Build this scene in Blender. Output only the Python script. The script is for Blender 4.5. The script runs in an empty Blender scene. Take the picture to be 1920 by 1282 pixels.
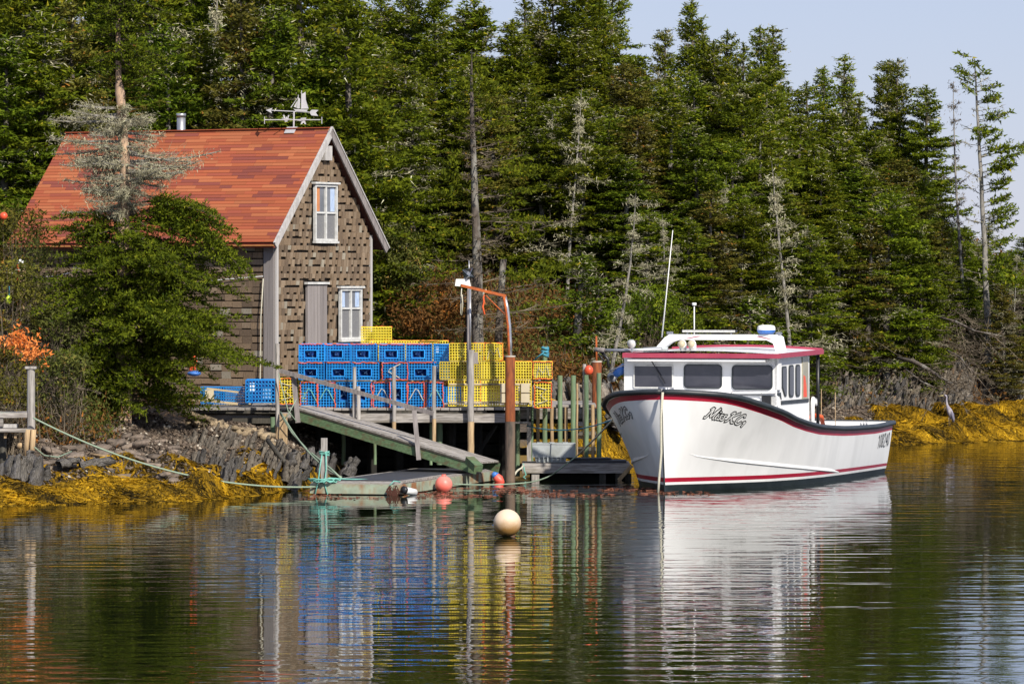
import bpy, bmesh, math, random
import numpy as np
from mathutils import Vector, Matrix, Euler, noise
R = math.radians
rnd = random.Random(7)
sc = bpy.context.scene
COL = sc.collection

# ------------------------------------------------------------------ camera, sky, sun, exposure
F, HY, CH = 9000.0, 530.0, 4.4          # focal length in photograph pixels, horizon row, eye height
cam_d = bpy.data.cameras.new('camera'); cam = bpy.data.objects.new('camera', cam_d); COL.objects.link(cam)
cam.location = (0, 0, CH); cam.rotation_euler = (R(90), 0, 0)
cam_d.sensor_width = 36; cam_d.lens = 36 * F / 1920; cam_d.shift_y = -(641 - HY) / 1920
cam_d.clip_start = 1; cam_d.clip_end = 6000
sc.camera = cam
SUN_AZ, SUN_EL = R(152), R(37)          # azimuth clockwise from +Y
world = bpy.data.worlds.new("World"); sc.world = world; world.use_nodes = True
wn = world.node_tree; wn.nodes.clear()
wo = wn.nodes.new('ShaderNodeOutputWorld'); wb = wn.nodes.new('ShaderNodeBackground'); ws = wn.nodes.new('ShaderNodeTexSky')
ws.sky_type = 'NISHITA'; ws.sun_disc = False; ws.sun_elevation = SUN_EL; ws.sun_rotation = SUN_AZ
ws.air_density = 1.0; ws.dust_density = .1; ws.ozone_density = 7.0; ws.altitude = 0
hs = wn.nodes.new('ShaderNodeMix'); hs.data_type = 'RGBA'; hs.blend_type = 'MULTIPLY'; hs.inputs[0].default_value = 1
hs.inputs[7].default_value = (1.05, .885, 1.0, 1)      # thin high cloud takes the green out of the blue
veil = wn.nodes.new('ShaderNodeMix'); veil.data_type = 'RGBA'; veil.inputs[0].default_value = .6; veil.inputs[7].default_value = (5.5, 6.15, 7.7, 1)      # even veil of thin high cloud
wn.links.new(ws.outputs[0], hs.inputs[6]); wn.links.new(hs.outputs[2], veil.inputs[6]); wn.links.new(veil.outputs[2], wb.inputs[0])
wn.links.new(wb.outputs[0], wo.inputs[0]); wb.inputs[1].default_value = 0.092
sd = bpy.data.lights.new('sun', 'SUN'); sun = bpy.data.objects.new('sun', sd); COL.objects.link(sun)
sd.energy = 5.0; sd.angle = R(1.2); sd.color = (1.0, 0.93, 0.82)
sdir = Vector((math.sin(SUN_AZ) * math.cos(SUN_EL), math.cos(SUN_AZ) * math.cos(SUN_EL), math.sin(SUN_EL)))
sun.rotation_euler = sdir.to_track_quat('Z', 'Y').to_euler(); sun.location = (0, 0, 60)
sc.view_settings.view_transform = 'Standard'; sc.view_settings.look = 'None'
sc.view_settings.gamma = 1.0; sc.view_settings.use_curve_mapping = False
sc.view_settings.exposure = 0.19
sc.render.engine = 'CYCLES'
sc.cycles.max_bounces = 5; sc.cycles.diffuse_bounces = 2; sc.cycles.glossy_bounces = 3
sc.cycles.transmission_bounces = 4; sc.cycles.transparent_max_bounces = 6
sc.cycles.use_denoising = True

def P(px, py, Y):
    """where the sight line through a photograph pixel meets distance Y"""
    return Vector(((px - 960) * Y / F, Y, CH - (py - HY) * Y / F))
def Yw(py): return CH * F / (py - HY)    # distance of a point on the water

# ------------------------------------------------------------------ materials
def new_mat(name):
    m = bpy.data.materials.new(name); m.use_nodes = True
    nt = m.node_tree; b = nt.nodes['Principled BSDF']
    return m, nt, b
def mix(nt, fac, a, b):
    n = nt.nodes.new('ShaderNodeMix'); n.data_type = 'RGBA'
    for s, v in ((n.inputs[0], fac), (n.inputs[6], a), (n.inputs[7], b)):
        if isinstance(v, bpy.types.NodeSocket): nt.links.new(v, s)
        elif isinstance(v, (tuple, list)): s.default_value = tuple(v) + (1,) if len(v) == 3 else v
        else: s.default_value = v
    return n.outputs[2]
def ramp(nt, v, lo, hi):
    n = nt.nodes.new('ShaderNodeMapRange'); n.inputs[1].default_value = lo; n.inputs[2].default_value = hi
    nt.links.new(v, n.inputs[0]); return n.outputs[0]
def coords(nt, kind='Object', scale=(1, 1, 1), jitter=True):
    tc = nt.nodes.new('ShaderNodeTexCoord'); mp = nt.nodes.new('ShaderNodeMapping')
    mp.inputs['Scale'].default_value = scale
    nt.links.new(tc.outputs[kind], mp.inputs[0])
    if jitter:
        oi = nt.nodes.new('ShaderNodeObjectInfo'); ml = nt.nodes.new('ShaderNodeMath'); ml.operation = 'MULTIPLY'; ml.inputs[1].default_value = 37.0
        nt.links.new(oi.outputs['Random'], ml.inputs[0]); cb = nt.nodes.new('ShaderNodeCombineXYZ')
        for i in range(3): nt.links.new(ml.outputs[0], cb.inputs[i])
        nt.links.new(cb.outputs[0], mp.inputs['Location'])
    return mp.outputs[0]
def nz(nt, vec, scale, detail=4, rough=.55):
    n = nt.nodes.new('ShaderNodeTexNoise'); n.inputs['Scale'].default_value = scale
    n.inputs['Detail'].default_value = detail; n.inputs['Roughness'].default_value = rough
    nt.links.new(vec, n.inputs['Vector']); return n.outputs[0]
def mat(name, c1, c2=None, rough=.6, scale=8, stretch=(1, 1, 1), bump=0.0, bdist=.01, metal=0, c3=None, scale3=2.0, lo=.35, hi=.65, spec=.5, objvar=0.0, kind='Object'):
    """procedural material: two colours through stretched noise, a third in larger stains, relief, a value shift per object"""
    m, nt, b = new_mat(name)
    c2 = c2 or tuple(x * .75 for x in c1)
    v = coords(nt, kind, stretch)
    n1 = nz(nt, v, scale)
    col = mix(nt, ramp(nt, n1, lo, hi), c1, c2)
    if c3:
        n3 = nz(nt, v, scale3, 3)
        col = mix(nt, ramp(nt, n3, .5, .68), col, c3)
    if objvar:
        oi = nt.nodes.new('ShaderNodeObjectInfo'); h = nt.nodes.new('ShaderNodeHueSaturation')
        mr = nt.nodes.new('ShaderNodeMapRange'); mr.inputs[3].default_value = 1 - objvar; mr.inputs[4].default_value = 1 + objvar
        nt.links.new(oi.outputs['Random'], mr.inputs[0]); nt.links.new(mr.outputs[0], h.inputs['Value']); nt.links.new(col, h.inputs['Color']); col = h.outputs[0]
    nt.links.new(col, b.inputs['Base Color'])
    b.inputs['Roughness'].default_value = rough; b.inputs['Metallic'].default_value = metal
    b.inputs['Specular IOR Level'].default_value = spec
    if bump:
        bp = nt.nodes.new('ShaderNodeBump'); bp.inputs['Strength'].default_value = bump; bp.inputs['Distance'].default_value = bdist
        nt.links.new(n1, bp.inputs['Height']); nt.links.new(bp.outputs[0], b.inputs['Normal'])
    return m
def leaf_mat(name, ca, cb, cc=None, transl=.25, objhue=0.0, objval=.15):
    """foliage: colour from the per-leaf attribute 'rnd', shifted a little per plant"""
    m, nt, b = new_mat(name)
    at = nt.nodes.new('ShaderNodeAttribute'); at.attribute_name = 'rnd'
    col = mix(nt, at.outputs['Fac'], ca, cb)
    if cc:
        col = mix(nt, ramp(nt, at.outputs['Fac'], .9, .97), col, cc)
    oi = nt.nodes.new('ShaderNodeObjectInfo'); h = nt.nodes.new('ShaderNodeHueSaturation')
    mr = nt.nodes.new('ShaderNodeMapRange'); mr.inputs[3].default_value = 1 - objval; mr.inputs[4].default_value = 1 + objval
    nt.links.new(oi.outputs['Random'], mr.inputs[0]); nt.links.new(mr.outputs[0], h.inputs['Value'])
    if objhue:
        m2 = nt.nodes.new('ShaderNodeMapRange'); m2.inputs[3].default_value = .5 - objhue; m2.inputs[4].default_value = .5 + objhue
        nt.links.new(oi.outputs['Random'], m2.inputs[0]); nt.links.new(m2.outputs[0], h.inputs['Hue'])
    nt.links.new(col, h.inputs['Color']); col = h.outputs[0]
    nt.links.new(col, b.inputs['Base Color']); b.inputs['Roughness'].default_value = .75; b.inputs['Specular IOR Level'].default_value = .1
    if transl:
        tr = nt.nodes.new('ShaderNodeBsdfTranslucent'); ms = nt.nodes.new('ShaderNodeMixShader'); ms.inputs[0].default_value = transl
        nt.links.new(col, tr.inputs[0]); nt.links.new(b.outputs[0], ms.inputs[1]); nt.links.new(tr.outputs[0], ms.inputs[2])
        nt.links.new(ms.outputs[0], nt.nodes['Material Output'].inputs[0])
    return m

M = {}
M['wood'] = mat('weathered_wood', (.42, .39, .36), (.2, .18, .165), .8, 3.2, (1, 9, 9), .5, .01, c3=(.17, .15, .12), scale3=1.3, objvar=.18)
M['wood_v'] = mat('weathered_post', (.45, .42, .39), (.24, .22, .2), .8, 3.0, (9, 9, 1), .5, .01, objvar=.12)
M['wood_tan'] = mat('tide_bleached_wood', (.5, .36, .2), (.3, .2, .11), .8, 3.0, (9, 9, 1), .5, .01, objvar=.12)
M['wood_green'] = mat('treated_green_wood', (.17, .25, .14), (.11, .17, .1), .75, 3.0, (9, 9, 1), .4, .01, c3=(.13, .15, .07), scale3=1.6, objvar=.12)
M['wood_green_x'] = mat('treated_green_beam', (.13, .2, .1), (.07, .12, .055), .75, 3.0, (1, 9, 9), .4, .01, c3=(.11, .1, .05), scale3=1.2, objvar=.1)
M['wood_dark'] = mat('dark_wet_wood', (.07, .06, .045), (.03, .028, .02), .7, 3.0, (6, 6, 1), .5, .01)
M['bark'] = mat('bark', (.13, .105, .085), (.065, .052, .042), .9, 14, (1, 1, .35), .8, .03, c3=(.24, .23, .2), scale3=3)
M['bark_pale'] = mat('pale_bark', (.55, .37, .24), (.33, .23, .16), .9, 9, (1, 1, .4), .7, .02, c3=(.2, .17, .15), scale3=2)
M['bark_grey'] = mat('grey_bark', (.3, .28, .25), (.16, .15, .13), .9, 12, (1, 1, .4), .7, .02)
M['shingle_wall'] = [mat('cedar_shingle_%s' % n, a, b, .85, 2.5, (7, 7, 1), .5, .01, objvar=.2) for n, a, b in (
    ('brown', (.25, .175, .11), (.16, .112, .07)), ('umber', (.19, .132, .085), (.12, .084, .054)),
    ('tan', (.29, .215, .145), (.2, .145, .095)), ('grey', (.36, .32, .25), (.25, .215, .16)))]
M['shingle_roof'] = [mat('asphalt_shingle_%s' % n, a, b, .9, 60, (1, 1, 1), .3, .004, objvar=.12) for n, a, b in (
    ('orange', (.42, .13, .05), (.37, .11, .044)), ('rust', (.38, .1, .036), (.34, .085, .033)), ('red', (.36, .085, .034), (.32, .075, .032)),
    ('brown', (.3, .07, .036), (.26, .06, .033)), ('maroon', (.25, .06, .04), (.21, .052, .036)))]
M['roof_joint_shade'] = mat('shingle_shadow_joint', (.1, .03, .02), (.07, .025, .02), .9, 9)  # dark strip between courses: shadow of the butts put into the colour
M['under'] = mat('wall_gap_shade', (.06, .045, .032), (.04, .03, .022), .9, 9)  # dark base behind the shingle gaps, their shade put into the colour
M['board'] = mat('grey_board', (.3, .27, .26), (.18, .16, .155), .8, 3.0, (8, 8, 1), .4, .01, objvar=.15)
M['trim'] = mat('pale_trim', (.52, .5, .48), (.36, .34, .33), .7, 3.0, (6, 6, 1), .2, .005)
M['white'] = mat('white_paint', (.86, .86, .84), (.8, .8, .78), .45, 3)
M['frame_white'] = mat('old_white_paint', (.68, .68, .66), (.5, .5, .48), .6, 9)
M['gel'] = mat('white_gelcoat', (.86, .86, .85), (.82, .82, .81), .3, 2.2, (1.6, 1.6, .3), c3=(.74, .74, .73), scale3=.9)
M['maroon'] = mat('maroon_paint', (.42, .01, .035), (.34, .012, .035), .35, 2)
M['roof_maroon'] = mat('faded_maroon', (.42, .06, .1), (.34, .04, .08), .5, 2)
M['navy'] = mat('black_bottom_paint', (.012, .018, .02), (.02, .028, .03), .4, 4)
M['rubber'] = mat('black_rubber', (.035, .042, .048), (.02, .026, .03), .45, 4)
M['black'] = mat('black_plastic', (.012, .012, .014), (.02, .02, .022), .4, 4)
M['mat_black'] = mat('black_mat', (.03, .032, .04), (.045, .046, .055), .75, 3)
M['steel'] = mat('galvanised_steel', (.5, .5, .52), (.4, .4, .42), .38, 5, metal=.8)
M['alu'] = mat('aluminium', (.62, .62, .64), (.5, .5, .52), .4, 5, metal=.6)
M['vane'] = mat('grey_vane_metal', (.55, .53, .54), (.46, .45, .46), .5, 6, metal=.2)
M['rust'] = mat('rusted_steel', (.36, .1, .025), (.16, .045, .018), .85, 2.2, (5, 5, 1), .3, .01, c3=(.055, .02, .014), scale3=1.3)
M['rust_bright'] = mat('bright_rust', (.5, .12, .02), (.3, .07, .02), .85, 9)
M['rope_teal'] = mat('teal_rope', (.2, .5, .42), (.12, .36, .3), .8, 60)
M['rope_blue'] = mat('blue_rope', (.06, .3, .42), (.04, .2, .3), .8, 60)
M['rope_green'] = mat('faded_green_rope', (.3, .38, .27), (.2, .27, .2), .8, 60)
M['rope_pale'] = mat('pale_rope', (.6, .57, .45), (.42, .4, .32), .8, 60)
M['rope_orange'] = mat('orange_rope', (.85, .14, .03), (.65, .09, .03), .8, 40)
M['rope_dark'] = mat('dark_line', (.08, .08, .06), (.04, .04, .035), .8, 40)
M['blue_wire'] = mat('blue_coated_wire', (.01, .24, .72), (.02, .33, .8), .4, 6, objvar=.15)
M['blue_net'] = mat('dark_blue_netting', (.004, .04, .22), (.008, .09, .36), .7, 20)
M['blue_tag'] = mat('pale_blue_foam', (.2, .38, .62), (.14, .28, .5), .6, 12)
M['yellow_wire'] = mat('yellow_coated_wire', (.8, .62, .03), (.86, .7, .07), .4, 6, objvar=.12)
M['yellow_net'] = mat('grey_green_netting', (.1, .12, .08), (.2, .2, .08), .8, 20)
M['runner'] = mat('oak_runner', (.55, .45, .27), (.42, .33, .2), .7, 3, (1, 9, 9))
M['brick_ballast'] = mat('pale_concrete_block', (.55, .5, .42), (.45, .4, .33), .8, 12)
M['orange_float'] = mat('orange_float', (.85, .07, .02), (.75, .1, .04), .4, 3)
M['red_ball'] = mat('faded_red_buoy', (.85, .09, .06), (.8, .14, .1), .45, 2, c3=(.8, .25, .2), scale3=1.2)
M['tote'] = mat('grey_tote_plastic', (.4, .43, .44), (.34, .37, .38), .55, 4, c3=(.27, .29, .28), scale3=2.5)
M['glass'] = mat('dark_cabin_glass', (.03, .032, .045), (.06, .06, .075), .06, 1.2, spec=.8)
M['glass_house'] = mat('house_window_glass', (.12, .13, .15), (.2, .21, .24), .08, 1.5, spec=.8)
M['screen'] = mat('window_screen', (.16, .16, .17), (.2, .2, .2), .6, 30)
M['curtain_blue'] = mat('blue_white_curtain', (.5, .6, .75), (.3, .4, .6), .8, 6, (6, 6, 1))
M['curtain_orange'] = mat('orange_curtain', (.6, .25, .1), (.45, .17, .07), .8, 6, (6, 6, 1))
M['beige'] = mat('beige_plastic', (.55, .48, .33), (.5, .43, .3), .5, 4)
M['light_lens'] = mat('light_lens', (.7, .7, .66), (.5, .5, .48), .15, 30)
M['chrome'] = mat('chrome', (.8, .8, .8), (.7, .7, .7), .12, 4, metal=1)
M['dome_blue'] = mat('blue_plastic', (.06, .2, .6), (.05, .17, .52), .4, 4)
M['void'] = mat('underdeck_shade', (.012, .011, .009), (.022, .02, .016), .9, 5)  # near-black stands for the shade below decks, painted as colour
M['stone_tan'] = mat('angular_tan_stone', (.36, .27, .16), (.22, .17, .11), .9, 5, bump=.6, bdist=.02, objvar=.3)
M['stone_grey'] = mat('beach_stone', (.22, .17, .13), (.12, .095, .075), .9, 4, bump=.6, bdist=.02, objvar=.35)
M['slate'] = mat('slate_rock', (.27, .225, .175), (.08, .066, .05), .8, 4.5, (3, 3, .8), .9, .06, c3=(.28, .25, .2), scale3=2.2, objvar=.3)
M['slate_dark'] = mat('wet_slate_rock', (.15, .135, .115), (.045, .04, .034), .5, 4.5, (3, 3, .8), .9, .05, c3=(.14, .13, .13), scale3=2.2, objvar=.3)
M['slate_rust'] = mat('rusty_slate_rock', (.3, .18, .09), (.13, .1, .07), .85, 4.5, (3, 3, .8), .9, .05, objvar=.25)
M['leaf_spruce'] = leaf_mat('spruce_needles', (.03, .052, .006), (.22, .26, .012), (.33, .27, .02), .3, .012, .25)
M['leaf_bright'] = leaf_mat('bright_spruce_needles', (.02, .042, .005), (.17, .22, .01), (.24, .26, .02), .22, .01, .12)
M['leaf_yellowing'] = leaf_mat('yellowing_needles', (.05, .055, .012), (.2, .18, .025), (.34, .15, .03), .2, .01, .15)
M['leaf_lichen'] = leaf_mat('lichen_and_dead_twigs', (.2, .18, .125), (.5, .47, .31), (.58, .57, .38), .1, .0, .15)
M['leaf_twig'] = leaf_mat('bare_twigs', (.07, .055, .04), (.22, .18, .13), None, 0, 0, .15)
M['leaf_bracken'] = leaf_mat('bracken', (.09, .04, .015), (.2, .1, .028), (.36, .13, .025), .15, .0, .1)
M['leaf_olive'] = leaf_mat('olive_shrub', (.04, .055, .014), (.15, .16, .035), (.26, .17, .045), .2, .0, .1)
M['leaf_orange'] = leaf_mat('orange_leaves', (.75, .2, .04), (.95, .36, .1), None, .3, 0, .05)
M['weed'] = leaf_mat('golden_rockweed', (.025, .017, .004), (.5, .285, .012), (.64, .38, .02), .12, 0, .1)
M['weed_red'] = leaf_mat('floating_red_weed', (.09, .04, .03), (.25, .1, .06), None, 0, 0, .1)

def ground_mat():
    m, nt, b = new_mat('shore_ground')
    g = nt.nodes.new('ShaderNodeNewGeometry'); sp = nt.nodes.new('ShaderNodeSeparateXYZ'); nt.links.new(g.outputs['Position'], sp.inputs[0])
    v = coords(nt, 'Object', (1, 1, 1), False)
    n1 = nz(nt, v, 1.3, 6, .65); n2 = nz(nt, v, 9, 6, .7)
    dry = mix(nt, ramp(nt, n1, .4, .6), (.13, .085, .05), (.07, .05, .03))
    dry = mix(nt, ramp(nt, n2, .52, .62), dry, (.2, .1, .035))
    wet = mix(nt, ramp(nt, n2, .35, .65), (.12, .09, .065), (.045, .036, .028))
    z = nt.nodes.new('ShaderNodeMath'); z.operation = 'ADD'; nt.links.new(sp.outputs[2], z.inputs[0]); nt.links.new(n1, z.inputs[1])
    c = mix(nt, ramp(nt, z.outputs[0], 1.6, 2.1), wet, dry)
    c = mix(nt, ramp(nt, z.outputs[0], .75, .95), (.16, .1, .02), c)
    nt.links.new(c, b.inputs['Base Color']); b.inputs['Roughness'].default_value = .9
    bp = nt.nodes.new('ShaderNodeBump'); bp.inputs['Strength'].default_value = .9; bp.inputs['Distance'].default_value = .08
    nt.links.new(n2, bp.inputs['Height']); nt.links.new(bp.outputs[0], b.inputs['Normal'])
    return m
M['ground'] = ground_mat()

def water_mat():
    m, nt, b = new_mat('harbour_water')
    b.inputs['Base Color'].default_value = (.007, .011, .004, 1); b.inputs['Roughness'].default_value = .012; b.inputs['IOR'].default_value = 1.333
    v = coords(nt, 'Object', (.62, 1.75, 1), False)
    v2 = coords(nt, 'Object', (1, 1.6, 1), False)
    v3 = coords(nt, 'Object', (1, 1, 1), False)
    a = nz(nt, v, 1.0, 1.6, .45); c = nz(nt, v2, 3.2, 2, .5); lo = nz(nt, v3, .09, 2, .5)
    amp = ramp(nt, lo, .3, .68)
    def mth(op, x, y):
        n = nt.nodes.new('ShaderNodeMath'); n.operation = op
        for i, q in enumerate((x, y)):
            if isinstance(q, (int, float)): n.inputs[i].default_value = q
            else: nt.links.new(q, n.inputs[i])
        return n.outputs[0]
    h = mth('ADD', mth('MULTIPLY', a, WAVE_A), mth('MULTIPLY', c, WAVE_B))
    h = mth('MULTIPLY', h, mth('ADD', mth('MULTIPLY', amp, 1.0), .35))
    bp = nt.nodes.new('ShaderNodeBump'); bp.inputs['Strength'].default_value = 1; bp.inputs['Distance'].default_value = 1
    nt.links.new(h, bp.inputs['Height']); nt.links.new(bp.outputs[0], b.inputs['Normal'])
    return m
WAVE_A, WAVE_B = .0155, .0012
M['water'] = water_mat()

# ------------------------------------------------------------------ objects
def tag(o, label=None, cat=None, group=None, kind=None):
    for k, v in (('label', label), ('category', cat), ('group', group), ('kind', kind)):
        if v: o[k] = v
    return o
def thing(name, loc, label, cat, group=None, rz=0):
    o = bpy.data.objects.new(name, None); COL.objects.link(o); o.location = loc; o.rotation_euler = (0, 0, rz)
    o.empty_display_size = .1
    return tag(o, label, cat, group)
def top(o):
    while o.parent: o = o.parent
    return o
def link_mesh(name, me, parent=None, mats=None):
    o = bpy.data.objects.new(name, me); COL.objects.link(o)
    if mats is not None and not me.materials:
        for m in (mats if isinstance(mats, (list, tuple)) else [mats]): me.materials.append(m)
    if parent: o.parent = parent
    return o
def copy_tree(o, parent=None):
    c = o.copy(); COL.objects.link(c)
    if parent: c.parent = parent
    for ch in list(o.children): copy_tree(ch, c)
    return c

class MB:
    def __init__(s): s.v = []; s.f = []; s.m = []
    def add(s, vs, fs, mi=0):
        k = len(s.v); s.v.extend(tuple(x) for x in vs); s.f.extend(tuple(i + k for i in f) for f in fs); s.m.extend([mi] * len(fs)); return s
    def box(s, c, size, rot=None, mi=0):
        c = Vector(c); hx, hy, hz = (x / 2 for x in size); vs = []
        for x, y, z in ((-1,-1,-1),(1,-1,-1),(1,1,-1),(-1,1,-1),(-1,-1,1),(1,-1,1),(1,1,1),(-1,1,1)):
            p = Vector((x*hx, y*hy, z*hz)); vs.append(c + (rot @ p if rot else p))
        return s.add(vs, ((0,3,2,1),(4,5,6,7),(0,1,5,4),(1,2,6,5),(2,3,7,6),(3,0,4,7)), mi)
    def beam(s, a, b, w, h, mi=0, up=Vector((0, 0, 1))):
        a, b = Vector(a), Vector(b); d = b - a
        return s.box((a + b) / 2, (d.length, w, h), frame(d, up), mi)
    def tube(s, pts, r, n=6, mi=0, cap=True):
        pts = [Vector(p) for p in pts]; k = len(pts)
        rs = r if isinstance(r, (list, tuple)) else [r] * k
        vs = []; fs = []; up = Vector((0, 0, 1)) if abs((pts[-1]-pts[0]).normalized().z) < .9 else Vector((1, 0, 0))
        for i in range(k):
            d = (pts[min(i + 1, k - 1)] - pts[max(i - 1, 0)]).normalized()
            x = d.cross(up)
            if x.length < .05: x = d.cross(Vector((0, 1, 0)))
            x.normalize(); y = x.cross(d).normalized()
            for j in range(n):
                a = 2 * math.pi * j / n; vs.append(pts[i] + (x * math.cos(a) + y * math.sin(a)) * rs[i])
        for i in range(k - 1):
            for j in range(n):
                j2 = (j + 1) % n; fs.append((i*n+j, i*n+j2, (i+1)*n+j2, (i+1)*n+j))
        if cap: fs.append(tuple(range(n))); fs.append(tuple((k-1)*n + j for j in reversed(range(n))))
        return s.add(vs, fs, mi)
    def prism(s, poly, axis_vec, mi=0):
        n = len(poly); a = [Vector(p) for p in poly]; d = Vector(axis_vec)
        vs = a + [p + d for p in a]
        fs = [tuple(range(n)), tuple(reversed(range(n, 2*n)))] + [(i, i+n, (i+1) % n + n, (i+1) % n) for i in range(n)]
        return s.add(vs, fs, mi)
    def build(s, name, mats, parent=None, smooth=False, origin=None, auto=None):
        if parent is not None: org = Vector(top(parent).location) if origin is None else Vector(origin)
        elif origin is not None: org = Vector(origin)
        else:
            A = np.array(s.v); org = Vector((A[:,0].mean(), A[:,1].mean(), A[:,2].min()))
        me = bpy.data.meshes.new(name); me.from_pydata([(x-org.x, y-org.y, z-org.z) for x, y, z in s.v], [], s.f)
        for m in (mats if isinstance(mats, (list, tuple)) else [mats]): me.materials.append(m)
        if any(s.m): me.polygons.foreach_set('material_index', s.m)
        bm = bmesh.new(); bm.from_mesh(me); bmesh.ops.recalc_face_normals(bm, faces=bm.faces); bm.to_mesh(me); bm.free()
        if smooth: me.polygons.foreach_set('use_smooth', [True] * len(me.polygons))
        if smooth and auto: me.set_sharp_from_angle(angle=R(auto))
        me.update()
        o = bpy.data.objects.new(name, me); COL.objects.link(o)
        if parent is not None: o.parent = parent
        else: o.location = org
        return o
def frame(d, up=Vector((0, 0, 1))):
    x = Vector(d).normalized(); y = Vector(up).cross(x)
    if y.length < 1e-4: y = Vector((0, 1, 0)).cross(x)
    y.normalize(); z = x.cross(y); return Matrix((x, y, z)).transposed()
_unit = {}
def piece(name, parent, m, c, size, rot=None, label=None):
    """one box piece sharing the mesh of its material, a child of parent (coordinates in the world)"""
    if m.name not in _unit:
        mb = MB().box((0, 0, 0), (1, 1, 1)); me = bpy.data.meshes.new('piece'); me.from_pydata(mb.v, [], mb.f); me.materials.append(m); _unit[m.name] = me
    o = bpy.data.objects.new(name, _unit[m.name]); COL.objects.link(o); o.parent = parent
    t = top(parent); org = Vector(t.location)
    rm = (rot.to_4x4() if rot is not None else Matrix.Identity(4))
    o.matrix_local = Matrix.Translation(Vector(c) - org) @ rm @ Matrix.Diagonal((*size, 1))
    if label: o['label'] = label
    return o
def sag(a, b, s=.1, n=10):
    a, b = Vector(a), Vector(b)
    return [a.lerp(b, t / n) - Vector((0, 0, s * 4 * (t/n) * (1 - t/n))) for t in range(n + 1)]
def rope(name, pts, r, m, label, group=None, parent=None):
    o = MB().tube(pts, r, 5).build(name, m, parent, True)
    if parent is None: tag(o, label, 'rope', group)
    return o
def wobble(pts, a, seed=0):
    q = random.Random(seed); return [Vector(p) + Vector((q.uniform(-a, a), q.uniform(-a, a), q.uniform(-a, a))) for p in pts]

def arr_mesh(name, V, Fc, m, rndv=None, smooth=False):
    """V (n,3), Fc (k,3|4): fast mesh with a per-face 'rnd' attribute"""
    me = bpy.data.meshes.new(name); k = Fc.shape[1]
    me.vertices.add(len(V)); me.vertices.foreach_set('co', np.ascontiguousarray(V, dtype=np.float32).ravel())
    me.loops.add(Fc.size); me.loops.foreach_set('vertex_index', np.ascontiguousarray(Fc, dtype=np.int32).ravel())
    me.polygons.add(len(Fc)); me.polygons.foreach_set('loop_start', np.arange(0, Fc.size, k, dtype=np.int32))
    me.update(calc_edges=True)
    if rndv is not None:
        at = me.attributes.new('rnd', 'FLOAT', 'FACE'); at.data.foreach_set('value', rndv.astype(np.float32))
    me.materials.append(m)
    if smooth: me.polygons.foreach_set('use_smooth', [True] * len(Fc))
    return me
# ------------------------------------------------------------------ terrain, water
XS = [-70, -14, -10.2, -6.6, -5.3, -4.4, -3.4, -2.2, 0, 2.3, 5, 9.2, 14.6, 18, 22, 30, 60]
YS = [80, 93, 95.0, 97.2, 100, 104.5, 110, 114.5, 117.5, 120, 125, 130, 134.5, 142, 160, 230, 700]
def ysh(x): return np.interp(x, XS, YS)
DLEFT, ZLEFT = [-30, -3, 0, 1, 4, 8, 12, 20, 45, 100, 600], [-2.5, -.6, 0, .25, .62, 1.22, 1.58, 1.75, 5.0, 7, 8]
DMID, ZMID = [-30, -3, 0, 1.5, 3, 6, 12, 20, 45, 100, 600], [-2.5, -.7, 0, .9, 1.3, 1.9, 3.3, 4.6, 7.5, 9, 9]
DRIGHT, ZRIGHT = [-30, -3, 0, 1.5, 4, 6.5, 8.2, 13, 40, 100, 600], [-2.5, -.6, 0, .35, .75, .9, 2.3, 3.4, 5.5, 5, 4]
def gz(x, y):
    x = np.asarray(x, float); y = np.asarray(y, float); d = y - ysh(x)
    zl, zm, zr = np.interp(d, DLEFT, ZLEFT), np.interp(d, DMID, ZMID), np.interp(d, DRIGHT, ZRIGHT)
    a = np.clip((x + 5) / 3.2, 0, 1); b = np.clip((x - 2.5) / 4, 0, 1)
    z = zl * (1 - a) + zm * a; z = z * (1 - b) + zr * b
    bump = .09*np.sin(x*2.1 + 1.3*np.sin(y*1.1)) + .07*np.sin(y*3.3 + 2*np.sin(x*1.7)) + .05*np.sin(x*5.3 + y*2.2)
    z = z + bump * np.clip(d / 2.5 + .2, 0, 1)
    # level pad under the shed and behind the wharf
    pad = np.clip(1 - np.maximum(np.abs(x + 8) - 4.2, 0) / 1.5, 0, 1) * np.clip((y - 108) / 2, 0, 1) * np.clip((121 - y) / 3, 0, 1)
    z = z * (1 - pad) + np.minimum(z, 1.5) * pad
    # the far point falls away to the right
    return z * np.clip((26 - x) / 8, .15, 1)
gx = np.concatenate([np.arange(-70, -14, 2.0), np.arange(-14, 20, .3), np.arange(20, 60, 2.0)])
gy = np.concatenate([np.arange(70, 92, 2.0), np.arange(92, 142, .3), np.arange(142, 330, 4.0), np.array([400, 600, 1200])])
GX, GY = np.meshgrid(gx, gy); GZ = gz(GX, GY)
nx, ny = len(gx), len(gy)
ii, jj = np.meshgrid(np.arange(nx - 1), np.arange(ny - 1)); q = (jj * nx + ii).ravel()
me = arr_mesh('ground', np.stack([GX.ravel(), GY.ravel(), GZ.ravel()], 1), np.stack([q, q + 1, q + nx + 1, q + nx], 1), M['ground'], None, True)
tag(link_mesh('ground', me), 'brown shore and wooded hillside rising behind the cove', None, None, 'structure')
w = MB().add([(-3000, -300, 0), (3000, -300, 0), (3000, 5500, 0), (-3000, 5500, 0)], [(0, 1, 2, 3)]).build('water', M['water'], origin=(0, 0, 0))
tag(w, 'dark rippled harbour water reflecting trees and boat', None, None, 'structure')

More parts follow.
